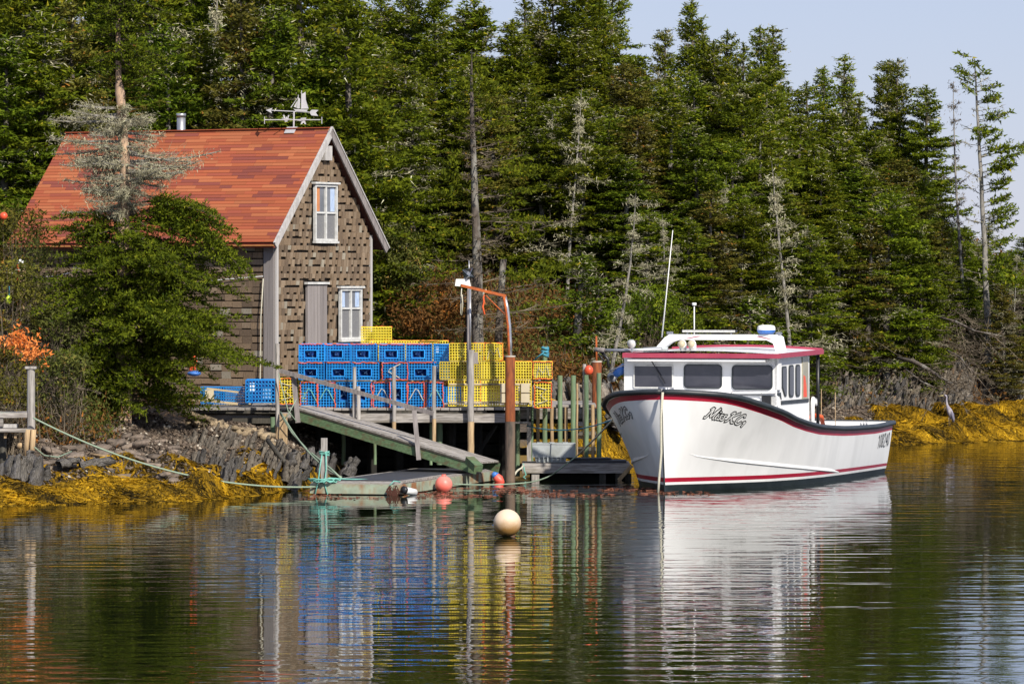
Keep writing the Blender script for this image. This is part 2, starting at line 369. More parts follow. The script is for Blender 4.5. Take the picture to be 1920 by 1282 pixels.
# ------------------------------------------------------------------ foliage tools
def tri_field(base, dirv, length, width, g):
    """one narrow triangle per row"""
    n = len(base); r = g.normal(size=(n, 3)); side = np.cross(dirv, r); side /= np.linalg.norm(side, axis=1)[:, None] + 1e-9
    a = base - side * width[:, None] / 2; b = base + side * width[:, None] / 2; c = base + dirv * length[:, None]
    V = np.empty((n * 3, 3)); V[0::3] = a; V[1::3] = b; V[2::3] = c
    return V
def norm(a): return a / (np.linalg.norm(a, axis=-1, keepdims=True) + 1e-9)
def branch_points(P0, D, L, droop, tip, t):
    """positions on curved branches: P0,D (n,3) L,droop,tip (n,), t (n,k) -> (n,k,3)"""
    p = P0[:, None] + D[:, None] * (L[:, None] * t)[..., None]
    p[..., 2] += -droop[:, None] * L[:, None] * t**2 + tip[:, None] * L[:, None] * t**3
    return p
def sprays(g, P0, D, L, droop, tip, tw_step=.085, leaf=.1, lw=.045, leaf_step=.05, start=.12, tw_len=.36, hang=.0, spread=1.0):
    """leafy sprays over a set of branches; returns vertices and a random value per triangle"""
    kmax = max(4, int(L.max() / tw_step)); V = []; RV = []
    for b in range(len(L)):
        k = max(3, int(L[b] / tw_step)); t = np.linspace(start, 1, k) + g.uniform(-.02, .02, k); t = np.clip(t, 0, 1)
        p = branch_points(P0[b:b+1], D[b:b+1], L[b:b+1], droop[b:b+1], tip[b:b+1], t[None])[0]
        d = D[b]; sidev = np.array([-d[1], d[0], 0]); sidev /= np.linalg.norm(sidev) + 1e-9
        for s in (-1, 1):
            td = norm(d * g.uniform(.5, 1.1, (k, 1)) + s * sidev * g.uniform(.5, 1.1, (k, 1)) * spread + np.stack([np.zeros(k), np.zeros(k), g.normal(.0, .36, k)], 1))
            tl = L[b] * tw_len * (1 - t)**.7 * g.uniform(.5, 1.15, k) + leaf * .9
            m = max(2, int(tl.max() / leaf_step)); u = (np.arange(m) + .5) / m
            keep = (u[None] * tl.max() < tl[:, None] + .02)
            pos = p[:, None] + td[:, None] * (u[None, :, None] * tl.max())
            pos[..., 2] -= hang * (u[None] * tl.max())**1.5
            tdr = np.broadcast_to(td[:, None], pos.shape)[keep]; pos = pos[keep]
            n = len(pos); dv = norm(tdr * .6 + g.normal(size=(n, 3)) * .65 + np.array([0, 0, .15]))
            V.append(tri_field(pos, dv, leaf * g.uniform(.7, 1.3, n), lw * g.uniform(.8, 1.3, n), g))
            tw_r = np.broadcast_to(g.uniform(0, 1, (k, 1)), keep.shape)[keep]
            RV.append(np.clip(.65 * tw_r + .5 * g.uniform(0, 1, n) - .08, 0, 1))
    return np.concatenate(V), np.concatenate(RV)
def spikes(g, P0, D, L, droop, tip, n_tw=9, tw_len=.4, w=.02, start=.1, levels=2, updown=.25):
    """bare branches: tapered strips plus side twigs"""
    V = []; n = len(L); ts = np.linspace(0, 1, 6); bp = branch_points(P0, D, L, droop, tip, np.tile(ts, (n, 1)))
    for k in range(5):
        a = bp[:, k]; b = bp[:, k + 1]; dv = b - a; ln = np.linalg.norm(dv, axis=1)
        for r in range(2): V.append(tri_field(a, norm(dv), ln * 1.35, np.full(n, w * 1.8) * (1 - k * .14), g))
    t = g.uniform(start, 1, (n, n_tw)); p = branch_points(P0, D, L, droop, tip, t).reshape(-1, 3)
    d = np.repeat(D, n_tw, 0); side = norm(np.stack([-d[:, 1], d[:, 0], np.zeros(len(d))], 1)) * np.where(g.uniform(size=(len(d), 1)) < .5, -1, 1)
    td = norm(d * .7 + side * g.uniform(.3, 1, (len(d), 1)) + g.normal(size=(len(d), 3)) * updown); tl = (np.repeat(L, n_tw) * tw_len * (1.05 - t.reshape(-1)) * g.uniform(.5, 1.2, len(d)) + .06)
    V.append(tri_field(p, td, tl, np.full(len(p), w), g))
    if levels > 1:
        m = 5; tt = g.uniform(.15, 1, (len(p), m)); q2 = (p[:, None] + td[:, None] * (tl[:, None] * tt)[..., None]).reshape(-1, 3)
        d2 = norm(np.repeat(td, m, 0) + g.normal(size=(len(q2), 3)) * .8)
        V.append(tri_field(q2, d2, np.repeat(tl, m) * .45 * g.uniform(.4, 1.2, len(q2)) + .04, np.full(len(q2), w * .6), g))
    V = np.concatenate(V); return V, g.uniform(0, 1, len(V) // 3)
def tuft(g, pos, n, size, w, spread=.12, down=.5):
    """hanging lichen beards round given points"""
    p = np.repeat(pos, n, 0) + g.normal(size=(len(pos) * n, 3)) * spread
    d = norm(g.normal(size=p.shape) * .7 + np.array([0, 0, -down]))
    return tri_field(p, d, size * g.uniform(.5, 1.4, len(p)), np.full(len(p), w), g), g.uniform(.3, 1, len(p))
def tris(name, V, rv, m): return arr_mesh(name, V, np.arange(len(V)).reshape(-1, 3), m, rv)
def trunk_mesh(name, H, r0, r1, m, seed, bend=.12, n=8, seg=14):
    q = random.Random(seed); a = q.uniform(0, 6.3); mb = MB(); pts = []
    for i in range(seg + 1):
        t = i / seg; pts.append((bend * math.sin(t * 2.6 + a) - bend * math.sin(a) + q.uniform(-.015, .015), bend * math.cos(t * 2.1 + a) - bend * math.cos(a), H * t - (.4 if i == 0 else 0)))
    mb.tube(pts, [r0 * (1 - t / seg) ** .85 + r1 for t in range(seg + 1)], n)
    me = bpy.data.meshes.new(name); me.from_pydata(mb.v, [], mb.f); me.materials.append(m)
    me.polygons.foreach_set('use_smooth', [True] * len(me.polygons)); return me, pts
def axis_at(pts, z):
    zs = [p[2] for p in pts]; return np.stack([np.interp(z, zs, [p[0] for p in pts]), np.interp(z, zs, [p[1] for p in pts]), z], 1)

def make_spruce(seed, H=11.0, Rm=1.55, f0=.1, dead=.2, ragged=.3, whorl=.27, per=6, leafm='leaf_spruce', shape=.74, tw=.06, leaf=.12, lw=.06, topn=1.0, dead_top=False, lopsided=0.0):
    """returns (trunk mesh, crown mesh, dead-branch mesh) of one kind of spruce, height H"""
    g = np.random.default_rng(seed)
    tm, pts = trunk_mesh('trunk', H, .12, .012, M['bark'], seed)
    zs = []; z = f0 * H
    while z < H * .985:
        k = per + g.integers(-1, 2); zs += [z + g.uniform(-.07, .07) for _ in range(k)]; z += whorl * g.uniform(.7, 1.35) * (1.0 if z < H * .7 else .75)
    zs = np.clip(np.array(zs), 0, H * .99); n = len(zs); f = (zs / H - f0) / (1 - f0)
    az = g.uniform(0, 2 * np.pi, n)
    gap = .5 + .5 * np.sin(zs * 2.6 + seed + 1.5 * np.sin(az * 2)) * np.sin(az * 1.5 + zs * .9 + seed * 2)      # uneven sides and tiers
    Ln = Rm * (np.clip(1 - f, 0, 1) ** shape * (.72 + .28 * np.sin(np.clip(f * 3.5, 0, np.pi / 2))) + .06 * topn) * (1 - ragged * gap) * g.uniform(.72, 1.12, n)
    Ln *= 1 + lopsided * np.cos(az)
    el = np.where(f < .35, g.uniform(-.25, .05, n), np.where(f < .75, g.uniform(-.05, .28, n), g.uniform(.25, .75, n)))
    D = np.stack([np.cos(az) * np.cos(el), np.sin(az) * np.cos(el), np.sin(el)], 1)
    P0 = axis_at(pts, zs); dr = g.uniform(.08, .32, n) * (1 - f * .7); tp = g.uniform(.05, .25, n)
    isd = g.uniform(size=n) < dead * np.clip(1.5 - f * 1.3, .25, 1.5)
    if dead_top: isd |= f > .8
    a = ~isd
    V, rv = sprays(g, P0[a], D[a], Ln[a], dr[a], tp[a], tw, leaf, lw, leaf * .5)
    if not dead_top:                                                                      # leader
        pl = axis_at(pts, np.linspace(H * .93, H * 1.0, 14)); dv = norm(g.normal(size=(56, 3)) * .6 + np.array([0, 0, .6]))
        V2 = tri_field(np.repeat(pl, 4, 0), dv, np.full(56, .16), np.full(56, .05), g); V = np.concatenate([V, V2]); rv = np.concatenate([rv, g.uniform(.3, .8, 56)])
    crown = tris('crown', V, rv, M[leafm])
    nd = max(int(isd.sum()), 6); ix = np.where(isd)[0] if isd.sum() >= 6 else g.choice(n, 6)
    ex = g.integers(0, n, 10)                                                             # snags low on the trunk
    P1 = np.concatenate([P0[ix], axis_at(pts, g.uniform(.05, f0 + .15, 10) * H)]); D1 = np.concatenate([D[ix], D[ex] * [1, 1, .3]]); D1 = norm(D1)
    L1 = np.concatenate([Ln[ix] * .95, g.uniform(.4, 1.2, 10)]); z0 = np.zeros(len(L1))
    V, rv = spikes(g, P1, D1, L1, z0 + .15, z0 + .05, 8, .45, .028)
    bp = branch_points(P1, D1, L1, z0 + .15, z0 + .05, g.uniform(.2, 1, (len(L1), 4))).reshape(-1, 3)
    k_ = int(n * .35); i2 = g.choice(n, k_); b2 = branch_points(P0[i2], D[i2], Ln[i2] * .9, z0[:1].repeat(k_) + .15, z0[:1].repeat(k_), g.uniform(.3, 1, (k_, 2))).reshape(-1, 3)
    V2, r2 = tuft(g, np.concatenate([bp, b2]), 5, .13, .026)
    deadm = tris('dead_branches', np.concatenate([V, V2]), np.concatenate([rv * .55, r2]), M['leaf_lichen'])
    return tm, crown, deadm
def make_snag(seed, H=8.0, Rm=1.5, f0=.2, lichen=7, per=4, whorl=.55, curl=.3, m='leaf_lichen', shape=.7, up=.1, lop=0.0):
    g = np.random.default_rng(seed); tm, pts = trunk_mesh('trunk', H, .075, .008, M['bark_grey'], seed, .3)
    zs = []; z = f0 * H
    while z < H * .97: zs += [z + g.uniform(-.08, .08) for _ in range(per)]; z += whorl * g.uniform(.7, 1.3)
    zs = np.array(zs); n = len(zs); f = (zs / H - f0) / (1 - f0); az = g.uniform(0, 2 * np.pi, n)
    L = Rm * (np.clip(1 - f, 0, 1) ** shape + .12) * g.uniform(.3, 1.15, n) * (1 + lop * np.cos(az)) * (.55 + .45 * np.sin(zs * 2.2 + seed)); el = g.uniform(-.25, .3, n) + up
    D = np.stack([np.cos(az) * np.cos(el), np.sin(az) * np.cos(el), np.sin(el)], 1); P0 = axis_at(pts, zs); z0 = np.zeros(n)
    V, rv = spikes(g, P0, D, L, z0 + curl * .6, z0 + curl * .5, 10, .4, .022)
    parts = [V]; rr = [rv * .7]
    if lichen:
        bp = branch_points(P0, D, L, z0 + curl * .6, z0 + curl * .5, g.uniform(.15, 1, (n, lichen))).reshape(-1, 3)
        V2, r2 = tuft(g, bp, 6, .13, .026, .09, .5); parts.append(V2); rr.append(r2)
    return tm, tris('dead_branches', np.concatenate(parts), np.concatenate(rr), M[m])
# ------------------------------------------------------------------ the forest, tree by tree
KINDS = {
 'full':   make_spruce(11, Rm=2.0, dead=.10, ragged=.35),
 'full2':  make_spruce(12, Rm=1.85, dead=.16, ragged=.5, whorl=.3, shape=.68),
 'ragged': make_spruce(13, Rm=1.8, dead=.3, ragged=.6, whorl=.33, f0=.15),
 'lean':   make_spruce(14, Rm=1.75, dead=.22, ragged=.6, f0=.2, shape=.62, lopsided=.25),
 'narrow': make_spruce(15, Rm=1.5, dead=.18, ragged=.35, f0=.1),
 'yellow': make_spruce(16, Rm=1.75, dead=.3, ragged=.4, leafm='leaf_yellowing'),
 'bright': make_spruce(17, Rm=2.1, dead=.05, ragged=.3, leafm='leaf_bright', whorl=.25),
 'young':  make_spruce(18, H=4.0, Rm=1.35, dead=.05, ragged=.25, f0=.03, whorl=.22, per=6, leafm='leaf_bright', shape=1.0, leaf=.11, lw=.05, tw=.09),
 'broad':  make_spruce(19, Rm=1.8, dead=.25, ragged=.5, f0=.3, shape=.55, whorl=.33),
}
KINDS.update({'full3': make_spruce(31, Rm=2.2, dead=.12, ragged=.45, shape=.6, per=6, whorl=.31), 'round': make_spruce(32, Rm=2.1, dead=.14, ragged=.55, shape=.42, f0=.2, whorl=.3),
 'mossy': make_spruce(33, Rm=1.8, dead=.42, ragged=.45, shape=.6), 'yellow2': make_spruce(34, Rm=1.9, dead=.15, ragged=.5, leafm='leaf_yellowing', shape=.55, lopsided=-.25)})
H0 = {k: (4.0 if k == 'young' else 11.0) for k in KINDS}
SNAGS = {'lichen': make_snag(21, Rm=2.5), 'lichen2': make_snag(22, f0=.12, curl=.6, lop=.5, Rm=2.8), 'bare': make_snag(23, lichen=2, per=3, Rm=1.0, up=.35, m='leaf_twig', f0=.3)}
def tree(kind, px, top_py, Y, label, group=None, wx=1.0, cat='spruce tree', base=None, name='spruce_tree', tilt=0):
    X = (px - 960) * Y / F; zb = float(gz(X, Y)) - .1 if base is None else base; zt = CH - (top_py - HY) * Y / F
    H = max(zt - zb, 1.0); snag = kind in SNAGS; h0 = 8.0 if snag else H0[kind]; s = H / h0
    meshes = SNAGS[kind] if snag else KINDS[kind]
    o = thing(name, (X, Y, zb), label, cat, group, rnd.uniform(0, 6.28)); wq = (s * .45 + .8) * wx if not snag else s * wx
    o.scale = (wq * rnd.uniform(.9, 1.15), wq * rnd.uniform(.9, 1.15), s)
    if tilt: o.rotation_euler = (0, R(tilt), 0)
    for nm, me in zip(('trunk', 'dead_branches') if snag else ('trunk', 'crown', 'dead_branches'), meshes): link_mesh(nm, me, o)
    return o
ORD = ['first', 'second', 'third', 'fourth', 'fifth', 'sixth', 'seventh', 'eighth', 'ninth', 'tenth', 'eleventh', 'twelfth', 'thirteenth', 'fourteenth', 'fifteenth', 'sixteenth', 'seventeenth', 'eighteenth', 'nineteenth', 'twentieth']
count = {}
def nth(key):
    count[key] = count.get(key, 0) + 1; return ORD[count[key] - 1]
# skyline trees, each at its own place
sky = [(1150, -12, 'broad', 'tall broad spruce standing above the pale leaning snag, left of the highest open sky'), (1238, 55, 'lean', 'low skyline spruce just left of the pointed one that touches the top of the picture'),
 (1293, 0, 'full', 'pointed full spruce on the skyline rising above the two thin aerials'), (1358, 58, 'full2', 'spruce with a rounded top just right of the tall pointed skyline spruce'),
 (1421, 52, 'narrow', 'left one of a close pair of slim skyline spruces above the cabin'), (1462, 50, 'ragged', 'right one of a close pair of slim skyline spruces above the cabin'),
 (1533, 127, 'narrow', 'short skyline spruce in the dip between the slim pair and a taller spire'), (1575, 103, 'ragged', 'spire-topped spruce on the skyline between the dip and the twin-topped tree'),
 (1605, 168, 'full2', 'low dark spruce tucked right of the spire-topped skyline spruce'), (1657, 114, 'lean', 'left stem of the twin-topped spruce against the sky'),
 (1671, 112, 'lean', 'right stem of the twin-topped spruce against the sky'), (1725, 160, 'full', 'dense conical skyline spruce beside the bare grey snag')]
for px, ty, k, lab in sky: tree(k, px, ty, 148 + rnd.uniform(-3, 3), lab, wx=.95 if k != 'lean' else .75)
sky2 = [(608, -60), (630, -20), (662, 2), (693, 20), (722, -5), (752, -12), (790, -18), (826, -45), (868, 18), (905, -2), (955, 38), (998, -12), (1040, -22), (1085, -40), (1125, -30)]
for i, (px, ty) in enumerate(sky2):
    tree(['full', 'ragged', 'full3', 'round', 'mossy'][i % 5], px, ty, 146 + rnd.uniform(-4, 4), '%s crest spruce rightward from the gable peak towards the open sky' % nth('c'), 'crest spruces above the wharf')
for i, px in enumerate(range(-20, 610, 42)):
    tree(['full', 'bright', 'full3', 'mossy'][i % 4], px + rnd.uniform(-12, 12), rnd.uniform(-260, -120), 128 + rnd.uniform(-4, 6), '%s tall spruce from the left behind the shed, its top out of view' % nth('t'), 'tall spruces behind the shed')
for i, px in enumerate(range(-10, 700, 75)):
    tree(['bright', 'full', 'yellow', 'bright'][i % 4], px + rnd.uniform(-15, 15), rnd.uniform(-60, 100), 122 + rnd.uniform(-2, 2), '%s bright spruce from the left close behind the red roof' % nth('b'), 'nearer spruces behind the shed', 1.1)
def sky_row(px): return float(np.interp(px, [600, 1190, 1290, 1480, 1600, 1700, 1745, 1800, 1900, 1960, 2300], [0, 10, 30, 70, 140, 190, 300, 385, 425, 450, 560]))
for row, (Y0, off, step, ks) in enumerate(((143, 75, 40, ['full', 'ragged', 'round', 'full3', 'mossy', 'full2']), (139, 150, 42, ['full3', 'full', 'mossy', 'round', 'yellow2', 'broad']),
                                          (135.5, 235, 46, ['round', 'full2', 'yellow2', 'full3', 'bright', 'mossy']), (132.5, 330, 54, ['full2', 'yellow', 'round', 'bright', 'mossy']))):
    px = 600 + row * 13; i = row
    while px < 2000:
        Xc = (px - 960) * Y0 / F; Yr = max(Y0, float(ysh(Xc)) + 8 + 2.5 * (3 - row)) + rnd.uniform(-1.5, 1.5)
        ty = sky_row(px) + off + rnd.uniform(-62, 62)
        if px > 1500: ty = sky_row(px) + off * max(.28, (1 - (px - 1500) / 420)) + rnd.uniform(-15, 35)
        if not (row == 3 and px < 1130):
            w = 'above the wharf' if px < 1130 else ('above the white boat' if px < 1560 else 'above the slate cliff')
            tree(ks[i % len(ks)], px, ty, Yr, '%s spruce from the left in the %s row of woods %s' % (nth((row, w)), ('top', 'upper', 'middle', 'lower')[row], w), 'woods %s, %s row' % (w, ('top', 'upper', 'middle', 'lower')[row]), wx=1.0 if px < 1690 else .7)
        px += step * rnd.uniform(.75, 1.25); i += 1
# lower young growth on the bank
for px, ty, Y in sorted(((1085, 480, 126.5), (1120, 520, 127.5), (1210, 545, 131), (1262, 560, 131.5), (1335, 520, 133.5), (1388, 560, 133), (1440, 530, 134.5), (1500, 575, 135.5), (1560, 560, 137.5), (1640, 520, 140), (1700, 560, 141.5), (1150, 600, 126.5), (740, 455, 127), (790, 500, 126))):
    tree('young', px, ty, Y, '%s bushy young spruce from the left on the bank below the woods' % nth('y'), 'young spruces on the bank', 1.15)
# distinct ones
tree('lichen', 1062, 165, 133, 'upright dead spruce hung with pale lichen, high above the green posts', None, .9, 'dead tree', name='dead_spruce')
tree('lichen', 1020, 210, 136, 'slim grey snag left of the upright lichen-hung spruce', None, .9, 'dead tree', name='dead_spruce')
tree('lichen2', 1655, 380, 138.5, 'lichen-grey dead spruce above the open water beyond the stern', None, 1.1, 'dead tree', name='dead_spruce')
tree('lichen', 1240, 400, 131.5, 'low pale dead spruce beside the tall whip aerial', None, 1.0, 'dead tree', name='dead_spruce')
tree('lichen2', 1135, 352, 124.5, 'pale leaning snag draped in grey lichen above the far rusty pile', None, 1.15, 'dead tree', name='dead_spruce', tilt=6)
tree('lichen', 1485, 305, 134.5, 'whitish dead spruce standing in the woods above the radar dome', None, 1.0, 'dead tree', name='dead_spruce')
tree('lichen2', 1575, 430, 137.5, 'broken grey snag low in the woods above the stern of the boat', None, 1.2, 'dead tree', name='dead_spruce')
tree('bare', 1812, 152, 143, 'bare forked snag against the sky beside the wind-shaped spruce', None, .8, 'dead tree', name='dead_spruce')
tree('lichen', 1345, 330, 135, 'thin lichen-covered dead spruce above the wheelhouse windows', None, .7, 'dead tree', name='dead_spruce')
tree('lichen2', 1900, 470, 142, 'low grey dead spruce at the right end of the woods', None, .8, 'dead tree', name='dead_spruce')
tree('lichen', 385, -70, 124, 'dead spruce with beards of lichen behind the metal chimney', None, .9, 'dead tree', name='dead_spruce')
tree('lichen2', 690, 300, 128, 'grey lichen-hung dead spruce just right of the gable peak', None, .8, 'dead tree', name='dead_spruce')
# the wind-shaped tree on the point: bare to the left, boughs to the right
def flag_tree():
    g = np.random.default_rng(5); Y = 141; X = (1852 - 960) * Y / F; zb = float(gz(X, Y)); H = CH - (111 - HY) * Y / F - zb
    o = thing('wind_shaped_spruce', (X, Y, zb), 'wind-shaped spruce at the far right with boughs only on its seaward side', 'spruce tree')
    tm, pts = trunk_mesh('trunk', H, .1, .015, M['bark_grey'], 3, .22); link_mesh('trunk', tm, o)
    zs = np.repeat(np.linspace(.3 * H, .99 * H, 17), 3) + g.uniform(-.14, .14, 51); n = len(zs); az = g.normal(-.1, .5, n); az[::3] += g.uniform(-1, 1, len(az[::3])); az[-9:] = g.uniform(0, 6.3, 9)
    tiers = np.repeat(g.uniform(.55, 1.15, 17), 3); L = tiers * np.interp(zs / H, [.35, .6, .85, 1], [1.7, 1.5, 1.1, .6]) * g.uniform(.6, 1.1, n)
    D = norm(np.stack([np.cos(az), np.sin(az), g.uniform(.1, .5, n)], 1)); P0 = axis_at(pts, zs)
    V, r = sprays(g, P0, D, L, np.full(n, .1), np.full(n, .15), .08, .12, .06, .06, .3, .34); link_mesh('crown', tris('crown', V, r, M['leaf_spruce']), o)
    az2 = g.uniform(0, 6.3, 26); D2 = norm(np.stack([np.cos(az2), np.sin(az2), g.uniform(0, .5, 26)], 1)); P2 = axis_at(pts, g.uniform(.3, .95, 26) * H)
    V, r = spikes(g, np.concatenate([P0, P2]), np.concatenate([D, D2]), np.concatenate([L, g.uniform(.3, .9, 26)]), np.full(n + 26, .1), np.full(n + 26, .15), 5, .3, .025)
    V2, r2 = tuft(g, P2 + D2 * .2, 8, .14, .03); link_mesh('dead_branches', tris('dead_branches', np.concatenate([V, V2]), np.concatenate([r * .4, r2]), M['leaf_lichen']), o)
flag_tree()
# spruce with a long bare-sided trunk behind the lamp pole
def trunk_tree():
    g = np.random.default_rng(9); Y = 120.5; X = (897 - 960) * Y / F; zb = float(gz(X, Y)) - .1; H = CH - (95 - HY) * Y / F - zb
    o = thing('spruce_tree', (X, Y, zb), 'tall open spruce whose brown trunk shows full length behind the lamp pole', 'spruce tree')
    tm, pts = trunk_mesh('trunk', H, .17, .015, M['bark'], 4, .1, 10); link_mesh('trunk', tm, o)
    n = 190; zs = H * (.2 + .78 * np.sort(g.uniform(0, 1, n))); f = zs / H; az = g.uniform(0, 6.3, n)
    L = np.interp(f, [.2, .4, .7, 1], [2.1, 2.0, 1.25, .2]) * g.uniform(.5, 1.1, n) * (1 + .3 * np.cos(az)); front = (np.sin(az) < -.3) & (f < .85)
    D = norm(np.stack([np.cos(az), np.sin(az), g.uniform(-.15, .2, n) + f * .2], 1)); P0 = axis_at(pts, zs); liv = (~front) & (g.uniform(size=n) < np.interp(f, [.2, .35, .5, 1], [.15, .55, .8, 1]))
    V, r = sprays(g, P0[liv], D[liv], L[liv], np.full(liv.sum(), .12), np.full(liv.sum(), .1), .11, .13, .055, .085, .45); link_mesh('crown', tris('crown', V, r, M['leaf_spruce']), o)
    d = ~liv; V, r = spikes(g, P0[d], D[d], L[d] * np.where(front[d], .45, 1.1), np.full(d.sum(), .12), np.full(d.sum(), .12), 7, .35, .026)
    link_mesh('dead_branches', tris('dead_branches', V, r, M['leaf_twig']), o)
    for px, dy in ((877, .8), (935, 1.5)):
        yy = Y + dy; xx = (px - 960) * yy / F; b = float(gz(xx, yy)) - .1
        t = MB().tube([(xx - .1, yy, b), (xx, yy, b + 1.5), (xx + .12, yy, b + 3.4)], [.12, .1, .08], 8).build('tree_trunk', M['bark'], None, True)
        tag(t, 'short dark bare trunk standing %s of the long brown trunk' % ('just left' if px < 900 else 'just right'), 'tree trunk')
trunk_tree()

# ------------------------------------------------------------------ the lichen-banded spruce in front of the shed
def hero_tree():
    g = np.random.default_rng(33); Y = 104.5; X = (230 - 960) * Y / F; zb = float(gz(X, Y)) - .1
    o = thing('spruce_tree', (X, Y, zb), 'spruce in front of the shed with a bare lichen-grey middle and thick green skirts', 'spruce tree')
    ztop = 13.0; H = ztop - zb
    def Z(py): return CH - (py - HY) * Y / F - zb
    mb = MB(); pts = []
    for py, dx, r in ((830, 0, .19), (740, .02, .18), (560, .03, .16), (400, .02, .145), (330, .07, .14), (250, 0, .12), (190, -.04, .105), (172, -.06, .12), (150, -.09, .08), (60, -.1, .06), (-60, -.05, .045), (-230, 0, .012)):
        mb.v.append; pts.append((dx, 0, Z(py)))
    mb.tube(pts, [.19, .18, .16, .145, .13, .112, .098, .108, .066, .052, .042, .012], 12)
    me = bpy.data.meshes.new('trunk'); me.from_pydata(mb.v, [], mb.f); me.materials.append(M['bark_pale']); me.polygons.foreach_set('use_smooth', [True] * len(me.polygons)); link_mesh('trunk', me, o)
    px2 = Y / F
    def make(zp, az, Lp, el, dr, tp): 
        az = np.array(az, float); el = np.array(el, float); D = np.stack([np.cos(az) * np.cos(el), np.sin(az) * np.cos(el), np.sin(el)], 1)
        return axis_at(pts, np.array([Z(z) for z in zp])), D, np.array(Lp) * px2, np.array(dr, float), np.array(tp, float)
    # green skirts: tiers by photograph row, reach right and left in photograph pixels
    sets = []
    for a, b, n, rr, rl in ((-200, -60, 60, 50, 50), (-60, 20, 80, 85, 90), (20, 135, 85, 112, 95), (405, 460, 50, 175, 165), (460, 550, 105, 235, 200), (550, 640, 115, 285, 200), (640, 700, 75, 260, 190), (700, 755, 55, 185, 150)):
        zp = g.uniform(a, b, n); az = g.uniform(0, 2 * np.pi, n); c = np.cos(az)
        reach = np.where(c > 0, rr, rl) * (abs(c) + .72 * (1 - abs(c))) * g.uniform(.5, 1.1, n) * (.78 + .22 * np.sin(zp * .05 + 2.2 * np.sin(az * 1.5) + 1.0))
        sets.append((zp, az, reach, g.uniform(-.12, .22, n), g.uniform(.12, .4, n), g.uniform(.0, .15, n)))
    # the long bough that hangs to the right over the eave
    for zz, r_, d_ in ((395, 190, .22), (405, 235, .42), (415, 250, .5), (425, 262, .55), (398, 215, .3), (410, 225, .6)):
        sets.append((np.full(3, zz) + g.uniform(-12, 12, 3), g.uniform(-.3, .25, 3), np.full(3, r_) * g.uniform(.85, 1.05, 3), np.full(3, .2), np.full(3, d_), np.full(3, -.1)))
    zp, az, L, el, dr, tp = (np.concatenate(q) for q in zip(*sets))
    P0, D, L, dr, tp = make(zp, az, L, el, dr, tp)
    V, r = sprays(g, P0, D, L, dr, tp, .06, .08, .038, .046, .25, .25, .12)
    link_mesh('crown', tris('crown', V, r, M['leaf_bright']), o)
    V, r = spikes(g, P0, D, L, dr, tp, 4, .2, .03, levels=1); link_mesh('boughs', tris('boughs', V, r * .4, M['leaf_twig']), o)
    # grey lichen tiers
    zl = []; al = []; Ll = []; el = []
    for zz, rr, rl, k in ((218, 60, 150, 6), (240, 110, 90, 9), (264, 110, 150, 11), (292, 170, 90, 8), (314, 185, 155, 14), (330, 150, 150, 10), (352, 160, 120, 9), (372, 110, 150, 9), (390, 60, 140, 6)):
        a = g.uniform(0, 2 * np.pi, k); c = np.cos(a); zl += list(zz + g.uniform(-14, 14, k)); al += list(a); Ll += list(np.where(c > 0, rr, rl) * (abs(c) + .6 * (1 - abs(c))) * g.uniform(.6, 1.08, k)); el += list(g.uniform(-.1, .2, k))
    n = len(zl); P0, D, L, dr, tp = make(zl, al, Ll, el, np.full(n, .22), np.full(n, .2))
    V, r = spikes(g, P0, D, L, dr, tp, 30, .32, .017, .25, 2, .3); link_mesh('dead_branches', tris('dead_branches', V, r * .8, M['leaf_lichen']), o)
    mb = MB()
    for i in range(n):
        q = branch_points(P0[i:i+1], D[i:i+1], L[i:i+1], dr[i:i+1], tp[i:i+1], np.linspace(0, 1, 6)[None])[0]; mb.tube(q, [.035 * (1 - k / 5.5) + .005 for k in range(6)], 5)
    me = bpy.data.meshes.new('branches'); me.from_pydata(mb.v, [], mb.f); me.materials.append(M['bark_grey']); link_mesh('branches', me, o)
    bp = branch_points(P0, D, L, dr, tp, g.uniform(.25, 1, (n, 17))).reshape(-1, 3); V, r = tuft(g, bp, 8, .1, .018, .07, .3)
    link_mesh('lichen', tris('lichen', V, r, M['leaf_lichen']), o)
    # bare twigs under the green top
    n = 22; P0, D, L, dr, tp = make(g.uniform(95, 225, n), g.uniform(0, 6.3, n), g.uniform(30, 100, n), g.uniform(-.05, .4, n), np.full(n, .1), np.full(n, .15))
    V, r = spikes(g, P0, D, L, dr, tp, 6, .3, .018); link_mesh('bare_twigs', tris('bare_twigs', V, r, M['leaf_yellowing']), o)
hero_tree()

# ------------------------------------------------------------------ undergrowth
def scatter(name, n, xr, dr, m, label, leaf, w, h, seed, upd=.6, clump=14, px=None, kind='stuff', zmin=-9):
    g = np.random.default_rng(seed); k = n // clump
    x = g.uniform(*xr, k); y = ysh(x) + g.uniform(*dr, k); z = gz(x, y)
    ok = z > zmin; x, y, z = x[ok], y[ok], z[ok]; k = len(x)
    hh = h * g.uniform(.3, 1, k)
    p = np.repeat(np.stack([x, y, z], 1), clump, 0) + g.normal(size=(k * clump, 3)) * [.22, .22, 0]; p[:, 2] += np.repeat(hh, clump) * g.uniform(0, 1, k * clump)
    d = norm(g.normal(size=p.shape) + np.array([0, -.2, upd])); V = tri_field(p, d, leaf * g.uniform(.6, 1.5, len(p)), np.full(len(p), w), g)
    rv = np.clip(np.repeat(g.uniform(0, .8, k), clump) + g.uniform(0, .25, len(p)), 0, 1)
    return tag(link_mesh(name, tris(name, V, rv, m)), label, None, None, kind)
scatter('bracken', 95000, (-4.5, 8), (4.5, 18), M['leaf_bracken'], 'rust-brown bracken covering the bank behind the wharf', .13, .05, .8, 1)
scatter('low_shrubs', 52000, (-4, 11), (5.5, 22), M['leaf_olive'], 'olive low shrubs mixed through the bank', .11, .05, 1.0, 2)
